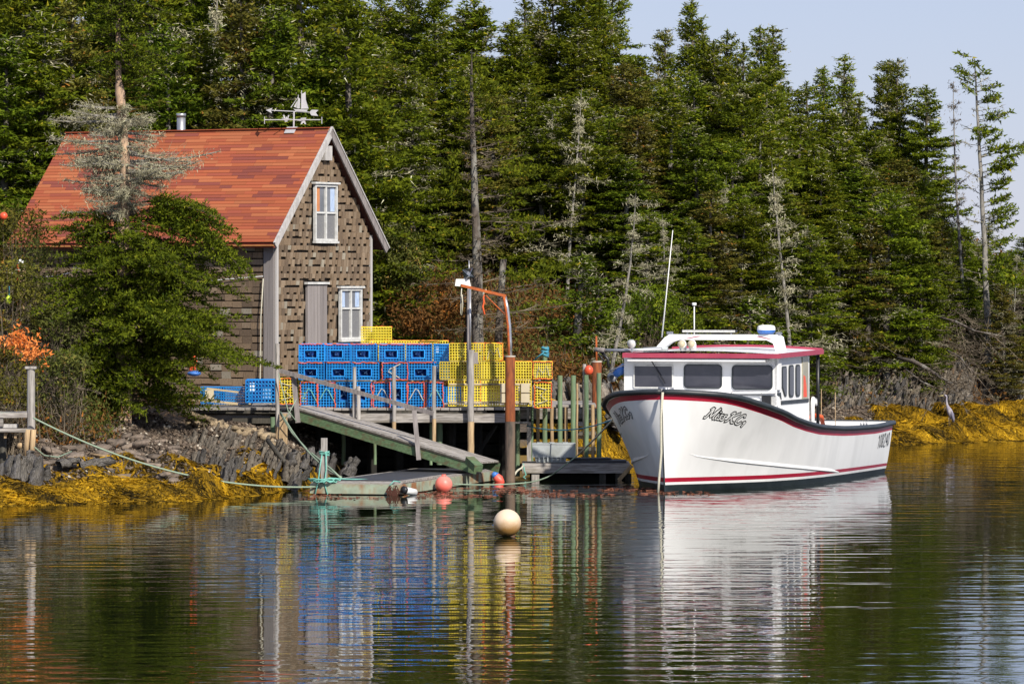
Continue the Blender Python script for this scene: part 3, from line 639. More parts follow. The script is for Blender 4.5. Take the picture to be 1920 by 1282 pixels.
scatter('dry_brush', 6000, (-5, 10), (5, 20), M['leaf_twig'], 'dry grey stalks among the bank growth', .5, .014, .7, 3, 1.0)
scatter('hill_litter', 26000, (-14, 24), (14, 40), M['leaf_bracken'], 'brown litter and ferns under the trees', .2, .07, .8, 4)
scatter('cliff_shrubs', 60000, (7.5, 22), (7.2, 15), M['leaf_olive'], 'mixed green and brown shrubs along the cliff top', .12, .05, .8, 5)
scatter('cliff_bracken', 16000, (6, 18), (5.5, 13), M['leaf_bracken'], 'orange bracken patches on the cliff', .12, .05, .5, 6)
def brush(name, n, xr, dr, seed, label, L=(1.2, 2.8), lean=(-.1, -.75, -.25), m='leaf_twig', w=.022, zup=(.2, 1.6), ntw=9, tuftn=2):
    g = np.random.default_rng(seed); x = g.uniform(*xr, n); y = ysh(x) + g.uniform(*dr, n); P0 = np.stack([x, y, gz(x, y) + g.uniform(*zup, n)], 1)
    D = norm(g.normal(size=(n, 3)) * [.75, .3, .3] + np.array(lean)); Ln = g.uniform(*L, n)
    V, r = spikes(g, P0, D, Ln, g.uniform(0, .25, n), g.uniform(-.1, .2, n), ntw, .4, w)
    if tuftn:
        bp = branch_points(P0, D, Ln, np.full(n, .1), np.zeros(n), g.uniform(.2, 1, (n, tuftn))).reshape(-1, 3); V2, r2 = tuft(g, bp, 5, .12, .028); V = np.concatenate([V, V2]); r = np.concatenate([r * .8, r2])
    return tag(link_mesh(name, tris(name, V, r, M[m])), label, None, None, 'stuff')
brush('dead_brush', 280, (8.0, 17.5), (6.6, 12), 41, 'tangle of grey dead boughs drooping over the slate cliff', lean=(.35, -.7, -.35))
brush('dead_brush', 90, (2, 9), (8.5, 15), 42, 'scattered grey dead boughs on the bank behind the boat', L=(.8, 1.9), lean=(.4, -.6, 0))
brush('dead_brush', 60, (-13, -9.3), (6.5, 13), 43, 'tangle of bare twigs on the left shore bank', L=(.5, 1.3), lean=(0, -.4, .2), zup=(.1, 1.8), tuftn=0)
scatter('left_bank_shrubs', 26000, (-13, -8.6), (6.5, 14), M['leaf_olive'], 'olive and brown growth on the left bank', .1, .045, 1.3, 7)
scatter('left_bank_bracken', 9000, (-13, -8.6), (6, 13), M['leaf_bracken'], 'brown dead growth on the left bank', .1, .04, .8, 8)
def shrub_at(name, px, py, Y, rx, rz, n, m, leaf, w, label, seed, cat='shrub', stems=True):
    g = np.random.default_rng(seed); c = P(px, py, Y); o = thing(name, (c.x, c.y, float(gz(c.x, c.y))), label, cat)
    k = max(6, n // 40); cc = norm(g.normal(size=(k, 3))) * g.uniform(.3, 1, (k, 1)) ** .5 * [rx, rx * .7, rz] + [0, 0, c.z - o.location.z]
    p = np.repeat(cc, 40, 0) + g.normal(size=(k * 40, 3)) * .11; d = norm(g.normal(size=p.shape) + [0, 0, .3])
    link_mesh('leaves', tris('leaves', tri_field(p, d, leaf * g.uniform(.7, 1.3, len(p)), np.full(len(p), w), g), np.clip(np.repeat(g.uniform(0, .85, k), 40) + g.uniform(0, .2, len(p)), 0, 1), M[m]), o)
    if stems:
        b = np.zeros((k, 3)) + g.normal(size=(k, 3)) * [.2, .1, 0]; dv = cc - b; ln = np.linalg.norm(dv, axis=1); V, r = spikes(g, b, norm(dv), ln, ln * 0, ln * 0, 5, .3, .018)
        link_mesh('stems', tris('stems', V, r, M['leaf_twig']), o)
    return o
shrub_at('orange_bush', 50, 646, 100, .46, .36, 520, 'leaf_orange', .09, .05, 'small bush with vivid orange leaves behind the grey post', 51, 'bush')
for i, (px, py, Y, rx, rz, n) in enumerate(((20, 560, 104, .8, .8, 2600), (110, 610, 104, .6, .5, 1700), (15, 720, 100, .6, .7, 1800), (120, 700, 102, .6, .5, 1300), (25, 450, 106, .9, .7, 2400), (75, 520, 105, .6, .7, 1500), (135, 560, 106, .5, .6, 1100))):
    shrub_at('shrub', px, py, Y, rx, rz, n, 'leaf_olive' if i % 2 else 'leaf_yellowing', .09, .045,
        ['tall olive shrub at the left edge in front of the shed wall', 'rounded shrub just right of the orange bush', 'low shrub behind the left grey post', 'scrubby bush on the bank right of the grey post', 'yellow-green shrub high at the left edge beside the roof corner',
         'thin shrub in front of the wooden utility pole', 'small shrub against the dark left end of the shed wall'][i], 60 + i)
g = np.random.default_rng(77)
o = shrub_at('rounded_shrub', 1205, 590, 128, 1.0, .75, 5200, 'leaf_bright', .09, .045, 'rounded glossy green shrub on the bank above the bow', 81)
o = shrub_at('rounded_shrub', 1265, 615, 128.5, .9, .5, 3400, 'leaf_bright', .09, .045, 'low green shrub right of the rounded glossy one', 82)
o = shrub_at('rounded_shrub', 735, 480, 121, .9, .9, 3400, 'leaf_olive', .1, .045, 'olive bush just right of the gable eave', 83, stems=False)
o = shrub_at('rounded_shrub', 800, 575, 121, 1.1, .7, 3800, 'leaf_bracken', .1, .045, 'brownish thicket left of the lamp pole', 84, stems=False)

# ------------------------------------------------------------------ rockweed, pebbles
def rockweed(name, n, xr, dr, seed, label, L=.5, lump=.22):
    g = np.random.default_rng(seed); x = g.uniform(*xr, n); y = ysh(x) + g.uniform(*dr, n) ; seg = 5
    def hz(x, y): return gz(x, y) + lump * (np.sin(x * 3.1 + seed) * np.sin(y * 2.3 + x) * .5 + .5) ** 1.5 * np.clip((y - ysh(x)) * 1.2 + .3, 0, 1) + .02
    a = g.normal(-np.pi / 2, .55, n) + .5 * np.sin(x * 2.7); pts = []; cx, cy = x.copy(), y.copy()
    for k in range(seg + 1):
        z = np.maximum(hz(cx, cy), -.02) + g.uniform(0, .03, n) * (k < seg); pts.append(np.stack([cx, cy, z], 1)); a = a + g.normal(0, .3, n)
        cx = cx + np.cos(a) * L / seg; cy = cy + np.sin(a) * L / seg * 1.2
    pts = np.stack(pts, 1); d = pts[:, -1] - pts[:, 0]; sd = norm(np.stack([-d[:, 1], d[:, 0], g.normal(0, .25, n) * 1], 1)) * (.014 + .012 * g.uniform(size=(n, 1)))
    taper = np.array([.6, 1, 1.1, 1, .7, .15]); A = pts - sd[:, None] * taper[None, :, None]; B = pts + sd[:, None] * taper[None, :, None]
    V = np.stack([A, B], 2).reshape(n, -1, 3); Fq = []
    for k in range(seg): Fq.append([2*k, 2*k+1, 2*k+3, 2*k+2])
    Fq = (np.array(Fq)[None] + (np.arange(n) * (seg + 1) * 2)[:, None, None]).reshape(-1, 4)
    patch = .5 + .25 * np.sin(x * 2.9 + 2 * np.sin(y * 1.9)) + .25 * np.sin(x * 7.1 + y * 5 + 2 * np.sin(x * 3)); rv = np.repeat(np.clip(-.05 + .85 * patch + g.uniform(-.3, .3, n), 0, 1), seg)
    return tag(link_mesh(name, arr_mesh(name, V.reshape(-1, 3), Fq, M['weed'], rv)), label, None, None, 'stuff')
rockweed('rockweed', 9500, (-11, -4.4), (-.35, 1.5), 3, 'golden rockweed draped along the left waterline', .4, .12)
rockweed('rockweed', 1500, (-10.6, -5.2), (1.6, 4.2), 13, 'thin tufts of rockweed among the beach stones', .3, .03)
rockweed('rockweed', 17000, (10.2, 15.8), (-.5, 4.6), 4, 'golden rockweed heaped below the slate cliff', .5, .2)
rockweed('rockweed', 5000, (7.0, 10.4), (-.5, 2.4), 6, 'thin band of golden rockweed behind the stern of the boat', .45, .1)
rockweed('rockweed', 7000, (.5, 7.4), (-.4, 3.2), 5, 'golden rockweed on the shore behind the bow', .5, .25)
def pebbles(name, n, xr, dr, seed, label, s=(.02, .07)):
    g = np.random.default_rng(seed); x = g.uniform(*xr, n); y = ysh(x) + g.uniform(*dr, n); z = gz(x, y); sz = g.uniform(*s, n) ** 1.0
    oc = np.array([[1,0,0],[0,1,0],[-1,0,0],[0,-1,0],[.1,.1,.7],[0,0,-.6],[.7,.7,.35],[-.7,.6,.3]]) [:6]
    fc = np.array([[0,1,4],[1,2,4],[2,3,4],[3,0,4],[1,0,5],[2,1,5],[3,2,5],[0,3,5]])
    th = g.uniform(0, 6.3, n); c, s_ = np.cos(th), np.sin(th); v = oc[None] * g.uniform(.5, 1.4, (n, 6, 3)) * sz[:, None, None]
    V = np.stack([v[..., 0] * c[:, None] - v[..., 1] * s_[:, None], v[..., 0] * s_[:, None] + v[..., 1] * c[:, None], v[..., 2]], -1) + np.stack([x, y, z + sz * .25], 1)[:, None]
    Fc = (fc[None] + (np.arange(n) * 6)[:, None, None]).reshape(-1, 3)
    m = leaf_mat('shingle_beach_stone_' + name, (.06, .045, .035), (.22, .17, .125), (.45, .4, .32), 0, 0, 0)
    return tag(link_mesh(name, arr_mesh(name, V.reshape(-1, 3), Fc, m, np.repeat(g.uniform(0, 1, n) ** 1.5, 8))), label, None, None, 'stuff')
pebbles('beach_pebbles', 16000, (-11, -3.5), (1.2, 9.5), 5, 'grey and brown pebbles covering the small beach')
pebbles('beach_pebbles', 5000, (6, 12), (1, 5.5), 9, 'dark pebbles on the shore behind the stern')
pebbles('beach_pebbles', 5000, (1, 9), (1, 6), 6, 'dark pebbles on the shore behind the bow')
g = np.random.default_rng(8); n = 2600; x = g.uniform(-4.3, 4.2, n); y = 97.5 + g.uniform(0, 4.5, n) ** 1.0 + (x + 4) * .25
p = np.stack([x, y, g.uniform(.004, .02, n)], 1); a = g.uniform(0, 6.3, n); keep = (np.sin(x * 2.3 + y) + np.sin(y * 3 - x)) > .1
p = p[keep]; a = a[keep]; V = tri_field(p, np.stack([np.cos(a), np.sin(a), a * 0], 1), g.uniform(.05, .2, len(p)), np.full(len(p), .03), g)
V[:, 2] = np.clip(V[:, 2], .004, .03)
tag(link_mesh('floating_weed', tris('floating_weed', V, g.uniform(0, 1, len(p)), M['weed_red'])), 'reddish weed floating in front of the stage and float', None, None, 'stuff')
# ------------------------------------------------------------------ the shed
C0 = P(515, 757, 111); C0.z = 0
gv = Vector((math.cos(R(60)), math.sin(R(60)), 0)); lv = Vector((-gv.y, gv.x, 0))
GW, LW, ZF, ZE, ZR = 4.2, 7.15, 1.5, 5.36, 8.06
def Gp(u, z, out=0.0): return C0 + gv * u - lv * out + Vector((0, 0, z))         # on the gable
def Lp(v, z, out=0.0): return C0 + lv * v - gv * out + Vector((0, 0, z))         # on the long wall
shed = thing('fishing_shed', (C0.x, C0.y, ZF), 'brown cedar-shingled shed with a rust-red roof at the head of the wharf', 'shed')
UR = GW / 2; EH = .36; RK = .2                                                   # ridge position, eave overhang, rake overhang
slope = (ZR - ZE) / (UR + EH)
ZWALL = ZE + EH * slope - .12
RG = Matrix((gv, -lv, Vector((0, 0, 1)))).transposed()                            # x along gable, y outward
RL = Matrix((lv, -gv, Vector((0, 0, 1)))).transposed()
# bodies of the walls
mb = MB().prism([Gp(.02, ZF, -.05), Gp(GW, ZF, -.05), Gp(GW, ZWALL, -.05), Gp(UR, ZWALL + slope * UR - .02, -.05), Gp(.02, ZWALL, -.05)], lv * .1)
gw = mb.build('gable_wall', M['under'], shed)
mb = MB().prism([Lp(.16, ZF, -.05), Lp(LW, ZF, -.05), Lp(LW, ZWALL - .03, -.05), Lp(.16, ZWALL - .03, -.05)], gv * .1)
lw_ = mb.build('long_wall', M['under'], shed)
mb = MB().prism([Gp(GW - .05, ZF, -.2), Gp(GW - .05, ZF, -LW), Gp(GW - .05, ZWALL - .05, -LW), Gp(GW - .05, ZWALL - .05, -.2)], -gv * .1)
mb.prism([Gp(.1, ZF, -LW + .1), Gp(GW - .2, ZF, -LW + .1), Gp(GW - .2, ZWALL, -LW + .1), Gp(UR, ZWALL + slope * UR - .1, -LW + .1), Gp(.1, ZWALL, -LW + .1)], lv * .1)
mb.build('rear_walls', M['shingle_wall'][1], shed)
# openings on the gable (u0,u1,z0,z1)
WIN_UP, WIN_LO, DOOR = (1.62, 2.6, 5.38, 6.70), (2.74, 3.7, 3.06, 4.26), (1.3, 2.16, 1.55, 4.36)
def covered(u, z, ww, wins): return any(a - .04 < u + ww / 2 and u - ww / 2 < b + .04 and c - .03 < z and z < d + .05 for a, b, c, d in wins)
q = random.Random(3); cells = []
z = ZF + .02; row = 0; EXP = .163; alt = False
while z < ZR - .45:
    u = .09
    while u < GW - .06:
        ww = q.uniform(.1, .165); ww = min(ww, GW - .05 - u)
        uc = u + ww / 2; zt = ZWALL + slope * min(uc - ww/2, GW - uc - ww/2) - .05
        if z + EXP * .5 < zt and not covered(uc, z + EXP * .6, ww, (WIN_UP, WIN_LO, DOOR)):
            alt = not alt; long_ = alt if q.random() < .85 else (not alt)
            cells.append((uc, z, ww - .012, EXP - (-.004 if long_ else .052) + q.uniform(-.012, .01), q.choices(range(4), (6, 4, 3, .6))[0], .03 if long_ else .018))
        u += ww
    z += EXP; row += 1
vis = [c for c in cells if c[1] > 3.0]; hid = [c for c in cells if c[1] <= 3.0]; q.shuffle(vis)
vis.sort(key=lambda c: -c[2]); one = vis[:298]; rest = vis[298:] + hid
tiltG = RG @ Matrix.Rotation(R(-5), 3, 'X')
for uc, z, ww, hh, k, th in one:
    piece('shingle', gw, M['shingle_wall'][k], Gp(uc, z + EXP - hh / 2, .012 + th / 2), (ww, th, hh), tiltG)
mb = MB()
for uc, z, ww, hh, k, th in rest: mb.box(Gp(uc, z + EXP - hh / 2, .012 + th / 2), (ww, th, hh), tiltG, k)
tag(mb.build('remaining_shingles', M['shingle_wall'], gw), kind='stuff')
cells = []; z = ZF + .02
while z < ZWALL - .1:
    v = .3
    while v < LW - .06:
        ww = min(q.uniform(.2, .36), LW - .03 - v); cells.append((v + ww / 2, z, ww - .01, EXP - (.035 if q.random() < .5 else .01) + q.uniform(-.01, .01), q.choices(range(4), (6, 5, 2, .6))[0])); v += ww
    z += EXP
def lshow(c): px = 515 - c[0] * .866 * 81; return (px > 395) or px < 130 or (c[1] < 3.2 and px > 200)
cells.sort(key=lambda c: 0 if lshow(c) else 1); tiltL = RL @ Matrix.Rotation(R(-5), 3, 'X')
for v, z, ww, hh, k in cells[:298]: piece('shingle', lw_, M['shingle_wall'][k], Lp(v, z + EXP - hh / 2, .028), (ww, .03, hh), tiltL)
mb = MB()
for v, z, ww, hh, k in cells[298:]: mb.box(Lp(v, z + EXP - hh / 2, .028), (ww, .03, hh), tiltL, k)
tag(mb.build('remaining_shingles', M['shingle_wall'], lw_), kind='stuff')
# corner boards
piece('corner_board', shed, M['board'], Lp(.13, (ZF + ZWALL) / 2, .04), (.27, .05, ZWALL - ZF), RL)
piece('corner_board', shed, M['trim'], Gp(.03, (ZF + ZWALL) / 2, .035), (.09, .05, ZWALL - ZF), RG)
piece('corner_board', shed, M['trim'], Gp(GW - .02, (ZF + ZWALL - .1) / 2, .03), (.08, .05, ZWALL - ZF - .1), RG)
# roof: two slabs with courses of shingles on the near one
def Rf(v, s, out=0.0, side=-1):
    """point on a roof slope: v along the ridge, s down the slope from the ridge, out off the surface"""
    c = 1 / math.sqrt(1 + slope**2); dn = Vector((0, 0, -1)) * slope * c; n = (gv * side * slope + Vector((0, 0, 1))) * c
    return C0 + gv * UR + lv * v + Vector((0, 0, ZR - .03)) + (gv * side * c + dn) * s + n * out
SL = (UR + EH) * math.sqrt(1 + slope**2); roof = None
mb = MB()
for side in (-1, 1):
    s1 = SL if side < 0 else SL + .12
    a, b, c, d = (Rf(-RK, 0, -.03, side), Rf(LW + RK, 0, -.03, side), Rf(LW + RK, s1, -.03, side), Rf(-RK, s1, -.03, side))
    nrm = (b - a).cross(d - a).normalized(); nrm = nrm if nrm.z < 0 else -nrm
    mb.prism([a, b, c, d], nrm * .05)
roof = mb.build('roof', M['roof_joint_shade'], shed)
c_ = 1 / math.sqrt(1 + slope**2); yv = (-gv * c_ - Vector((0, 0, slope * c_))); nv = (-gv * slope + Vector((0, 0, 1))) * c_
RR = Matrix((lv, -yv, nv)).transposed(); tiltR = RR @ Matrix.Rotation(R(3.2), 3, 'X')
cells = []; NR = 36; ex = SL / NR
for r_ in range(NR):
    v = -RK - q.uniform(0, .3); base = q.random()
    while v < LW + RK:
        ww = q.uniform(.32, .9); a, b = max(v, -RK), min(v + ww, LW + RK)
        if b - a > .04:
            nn = noise.noise(Vector(((a + b) * .55, r_ * .5, 3.1))) + q.uniform(-.3, .3)
            k = 0 if nn < -.22 else 1 if nn < -.02 else 2 if nn < .14 else 3 if nn < .3 else 4
            cells.append(((a + b) / 2, (r_ + .5) * ex, b - a - .006, k))
        v += ww
def rshow(c): px = 612 - (c[0]) * .866 * 80 - c[1] * 27; py = 240 + c[1] * 60; return (px > 300 and py < 360) + (px > 430) + (c[2] > .25)
cells.sort(key=lambda c: (-rshow(c), -c[2]))
for v, s, ww, k in cells[:298]: piece('shingle', roof, M['shingle_roof'][k], Rf(v, s, .006), (ww, ex * .86, .014), tiltR)
mb = MB()
for v, s, ww, k in cells[298:]: mb.box(Rf(v, s, .006), (ww, ex * .86, .014), tiltR, k)
tag(mb.build('remaining_shingles', M['shingle_roof'], roof), kind='stuff')
mb = MB(); mb.beam(Rf(-RK, 0, .012), Rf(LW + RK, 0, .012), .16, .02); mb.build('ridge_cap', M['shingle_roof'][2], roof)
# rakes, fascia, gutter
for side, s1 in ((-1, SL), (1, SL + .12)):
    a, b = Rf(-RK - .025, -.02, -.07, side), Rf(-RK - .025, s1 + .03, -.07, side); d = b - a
    MB().box((a + b) / 2, (d.length, .04, .17), frame(d, gv.cross(d) if False else Vector((0, 0, 1)))).build('rake_board', M['trim'] if side < 0 else M['board'], shed)
    MB().beam(Rf(-RK - .045, -.02, .012, side), Rf(-RK - .045, s1 + .03, .012, side), .05, .03).build('rake_cap', M['trim'], shed)
MB().beam(Rf(-RK, SL + .01, -.08), Rf(LW + RK, SL + .01, -.08), .03, .12).build('fascia', M['shingle_roof'][3], shed)
MB().beam(Rf(-RK, SL + .05, -.05), Rf(LW + RK, SL + .05, -.05), .07, .03).build('gutter', mat('orange_gutter', (.5, .22, .06), (.35, .15, .05), .6), shed)
MB().box(Gp(UR, ZR - .62, .1), (.3, .12, .34), RG).build('gable_block', M['trim'], shed)
# windows and door
def window(u0, u1, z0, z1, cL, cR):
    w = MB(); t = .05
    for a, b, c, d in ((u0, u0 + t, z0, z1), (u1 - t, u1, z0, z1), (u0 + t, u1 - t, z0, z0 + t), (u0 + t, u1 - t, z1 - t, z1)):
        w.box(Gp((a + b) / 2, (c + d) / 2, .06), (b - a, .07, d - c), RG)
    win = w.build('window', M['frame_white'], shed); mid = (u0 + u1) / 2; zm = z0 + (z1 - z0) * (.5 if z1 > 6 else .61)
    MB().box(Gp(mid, (z0 + z1) / 2, .062), (.05, .05, z1 - z0 - 2 * t - .004), RG).build('mullion', M['frame_white'], win)
    for a, b in ((u0 + t, mid - .025), (mid + .025, u1 - t)): MB().box(Gp((a + b) / 2, zm, .058), (b - a - .004, .04, .04), RG).build('sash_bar', M['frame_white'], win)
    for i, (a, b) in enumerate(((u0 + t, mid - .025), (mid + .025, u1 - t))):
        for j, (c, d) in enumerate(((zm + .02, z1 - t), (z0 + t, zm - .02))):
            MB().box(Gp((a + b) / 2, (c + d) / 2, .035), (b - a - .002, .012, d - c - .002), RG).build('pane', M['glass_house'] if j == 0 else M['screen'], win)
            if j == 0: 
                wd = (b - a) * .55; MB().box(Gp(a + wd / 2 if i == 0 else b - wd / 2, (c + d) / 2, .044), (wd * .8, .004, d - c - .03), RG).build('curtain', M['curtain_blue'] if (z1 > 6) != (i == 0) or i else M['curtain_orange'], win)
    MB().box(Gp(mid, z1 + .035, .075), (u1 - u0 + .12, .12, .045), RG).build('lintel', M['frame_white'], win)
    MB().box(Gp(mid, z0 - .03, .075), (u1 - u0 + .04, .1, .05), RG).build('sill', M['frame_white'], win)
window(*WIN_UP, 0, 0); window(*WIN_LO, 0, 0)
u0, u1, z0, z1 = DOOR
door = MB().box(Gp((u0 + u1) / 2, (z0 + z1) / 2, .03), (u1 - u0, .03, z1 - z0), RG).build('door', M['board'], shed)
k = 6
for i in range(k): piece('plank', door, M['board'], Gp(u0 + (i + .5) * (u1 - u0) / k, (z0 + z1) / 2, .06), ((u1 - u0) / k - .012, .03, z1 - z0 - .01), RG)
MB().box(Gp((u0 + u1) / 2, z1 + .03, .07), (u1 - u0 + .1, .1, .05), RG).build('lintel', M['frame_white'], door)
MB().box(Gp(u1 - .08, 2.9, .09), (.03, .04, .16), RG).build('handle', M['steel'], door)
# flue
p = C0 + gv * (UR + .35) + lv * 4.25
fl = MB().tube([(p.x, p.y, ZR - .6), (p.x, p.y, ZR + .36)], .105, 16).build('flue_pipe', M['steel'], shed, True)
MB().tube([(p.x, p.y, ZR + .31), (p.x, p.y, ZR + .40)], .118, 16).build('flue_cap', M['steel'], fl, True)
# conduit and rope on the long wall
MB().tube([Lp(.27, 4.55, .09), Lp(1.4, 4.47, .1), Lp(2.2, 4.4, .1)], .012, 5).build('wall_cable', M['white'], shed)
rope('hanging_line', wobble([Lp(.24, 4.5, .1), Lp(.29, 3.6, .12), Lp(.33, 2.6, .12), Lp(.3, 1.9, .15), Lp(.3, 1.65, .2)], .015, 4), .014, M['rope_pale'], 'pale line hanging down the near corner board of the shed')

# weathervane on the ridge
wp = C0 + gv * UR + lv * .86; WV = thing('weathervane', (wp.x, wp.y, ZR), 'grey metal weathervane with a schooner over an arrow on the roof ridge', 'weathervane')
def Wv(px, py, dy=0): v = P(px, py, wp.y); v.y = wp.y + dy; v.x += wp.x - (548 - 960) * wp.y / F; return v
t_ = Vector((0, .015, 0))
MB().prism([Rf(.72, -.02, .03), Rf(1.0, -.02, .03), Rf(1.0, .18, .03), Rf(.72, .18, .03)], nv * .01).prism([Rf(.72, -.02, .03, 1), Rf(1.0, -.02, .03, 1), Rf(1.0, .18, .03, 1), Rf(.72, .18, .03, 1)], Vector((0, 0, .01))).build('base_plate', M['vane'], WV)
MB().tube([Wv(550.5, 240), Wv(551, 209)], .02, 8).build('mast', M['vane'], WV)
def plate(name, polys, m=M['vane'], par=WV):
    mb = MB()
    for pl in polys: mb.prism([Wv(*q_) for q_ in pl], t_)
    return mb.build(name, m, par)
def z6(pts): return [(480 + x / 12.82, 160 + y / 12.82) for x, y in pts]
plate('arrow', [z6([(360, 592), (1290, 640), (1290, 658), (360, 612)]), z6([(235, 598), (400, 545), (355, 605), (385, 680)]), z6([(1280, 648), (1340, 590), (1500, 598), (1435, 662), (1495, 740), (1330, 728)])])
ship = plate('schooner_hull', [z6([(810, 532), (930, 575), (1250, 590), (1200, 640), (970, 636), (890, 560)])])
plate('mainsail', [z6([(1100, 215), (1190, 160), (1195, 350), (1262, 565), (1075, 568), (1085, 340)])], par=ship)
plate('foresail', [z6([(985, 420), (1020, 300), (1062, 330), (1050, 560), (975, 556)])], par=ship)
plate('jib', [z6([(905, 520), (990, 370), (965, 540)]), z6([(830, 530), (1000, 290), (1005, 300), (848, 540)])], par=ship)
MB().tube([Wv(480 + 1094/12.82, 160 + 570/12.82), Wv(480 + 1094/12.82, 170)], .01, 5).tube([Wv(480 + 1014/12.82, 204), Wv(480 + 1014/12.82, 178)], .01, 5).build('masts', M['vane'], ship)
MB().tube([Wv(495, 225), Wv(603, 225)], .013, 6).tube([Wv(530, 223, -.35), Wv(570, 227, .35)], .013, 6).build('cross_arms', M['vane'], WV)
plate('letter_w', [z6([(650, 720), (685, 720), (712, 800), (722, 760), (745, 760), (752, 800), (770, 720), (800, 718), (750, 880), (690, 878)])])
plate('letter_e', [z6([(1070, 790), (1205, 782), (1205, 812), (1070, 812)]), z6([(1090, 830), (1205, 835), (1190, 855), (1080, 855)]), z6([(1070, 935), (1100, 870), (1180, 870), (1205, 940), (1165, 935), (1155, 905), (1125, 905), (1110, 938)])])
MB().box(Wv(496, 226), (.012, .14, .17)).build('letter_n', M['vane'], WV); MB().box(Wv(603.5, 226), (.014, .14, .16)).build('letter_s', M['vane'], WV)
# ------------------------------------------------------------------ the wharf
YF, ZD = 107.0, 1.62
def Xp(px, Y=YF): return (px - 960) * Y / F
def Zp(py, Y=YF): return CH - (py - HY) * Y / F
wharf = thing('wharf', (Xp(660), YF, 0), 'weathered timber wharf carrying the stacked traps beside the shed', 'wharf')
deck = MB().box((Xp(662), YF + 3, ZD - .14), (Xp(966) - Xp(358) - .1, 5.6, .06)).build('deck', M['void'], wharf)
x = Xp(358); i = 0; q = random.Random(9)
while x < Xp(965):
    w_ = q.uniform(.17, .22); piece('plank', deck, M['wood'], (x + w_ / 2, YF + 2.95 + q.uniform(-.06, .06), ZD - .03 + q.uniform(-.006, .006)), (5.9, w_ - .015, .055), Matrix.Rotation(R(90), 3, 'Z')); x += w_
wing = MB().box((Xp(1040, 109), 111, ZD - .12), (Xp(1118, 109) - Xp(970, 109), 3.6, .05)).build('wing_deck', M['void'], wharf)
y = 109.2
while y < 112.8: piece('plank', wing, M['wood'], (Xp(1042, 109), y + .1, ZD - .02), (Xp(1118, 109) - Xp(966, 109), .19, .055)); y += .205
# front stringers, butted end to end
for a, b, dy, m in ((356, 505, .35, 'wood'), (560, 662, 0, 'wood'), (662.5, 812, -.01, 'wood'), (812.5, 884, 0, 'wood'), (884.5, 950, .01, 'wood')):
    MB().box((Xp((a + b) / 2), YF - .02 + dy, ZD - (.23 if a > 400 else .22)), ((b - a) * YF / F, .14, .2 if a > 400 else .16)).build('beam', M[m], wharf)
MB().box((Xp(1045, 109), 109.05, ZD - .19), (Xp(1118, 109) - Xp(966, 109), .14, .24)).build('beam', M['wood'], wharf)
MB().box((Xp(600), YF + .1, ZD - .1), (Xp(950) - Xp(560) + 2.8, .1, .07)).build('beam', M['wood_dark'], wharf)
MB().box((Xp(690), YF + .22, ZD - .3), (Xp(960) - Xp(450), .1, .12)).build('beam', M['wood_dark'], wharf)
# crib logs added under the deck, near-black so the hollow stays dark
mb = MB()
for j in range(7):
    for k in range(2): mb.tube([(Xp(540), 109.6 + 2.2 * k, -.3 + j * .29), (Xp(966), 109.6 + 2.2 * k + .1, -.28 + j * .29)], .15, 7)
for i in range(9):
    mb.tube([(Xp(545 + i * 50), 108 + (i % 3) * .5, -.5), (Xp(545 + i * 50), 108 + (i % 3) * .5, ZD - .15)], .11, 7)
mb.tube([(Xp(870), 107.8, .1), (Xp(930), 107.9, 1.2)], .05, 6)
mb.build('shade_crib', M['void'], wharf)
mb = MB()
for j in range(5): mb.tube([(Xp(972, 110), 110.4, -.2 + j * .36), (Xp(1118, 110), 110.6, -.18 + j * .36)], .09, 7)
mb.build('shade_crib', M['wood_dark'], wharf)
def post(px0, px1, pt, pb, Y, m, m2=None, split=None, name='post', cap=None, lean=0, square=False, parent=None):
    """round or square post between photograph rows pt and pb; the lower part may be tide-bleached"""
    par = parent or wharf; X = Xp((px0 + px1) / 2, Y); r = (px1 - px0) * Y / F / 2; zt, zb = Zp(pt, Y), Zp(pb, Y) - .25
    def seg(z0, z1, mm, nm, pr):
        mb = MB(); s = (z1 - z0)
        if square: mb.box((X + lean * ((z0 + z1) / 2 - zb), Y, (z0 + z1) / 2), (2 * r, 2 * r * .9, s))
        else: mb.tube(wobble([(X + lean * (z - zb), Y, z) for z in np.linspace(z0, z1, 5)], .006, int(px0)), r, 10)
        return mb.build(nm, mm, pr, not square, auto=40)
    if m2 and split:
        zs = Zp(split, Y); o = seg(zs, zt, m, name, par); seg(zb, zs - .002, m2, 'bleached_foot', o)
    else: o = seg(zb, zt, m, name, par)
    if cap: MB().box((X + lean * (zt - zb), Y, zt + .02), (2.5 * r, 2.5 * r, .04)).build('cap', M['steel'], o)
    return o
wv, wt, wg = M['wood_v'], M['wood_tan'], M['wood_green']
post(516, 524, 644, 830, 105.9, wv, wt, 800)
post(524, 539, 775, 830, 106.2, wt, name='pile', square=True); post(507, 516, 782, 820, 106.7, wg, name='pile')
MB().box((Xp(540), 106.3, Zp(778, 106.3)), (.2, .2, .12)).build('pile_cap', M['wood'], wharf)
post(661, 668, 688, 792, YF - .22, wv); post(668, 676, 724, 800, YF - .35, wv)
post(735, 743, 688, 815, YF - .2, wv, wt, 790); post(810, 818, 686, 838, YF - .2, wv, wt, 785)
post(876, 889, 656, 862, YF - .25, wv, wt, 790)
for a, b, t in ((818, 830, 793), (640, 648, 790), (700, 707, 790), (805, 811, 782)): post(a, b, t, 850, YF + .5, wg, name='pile')
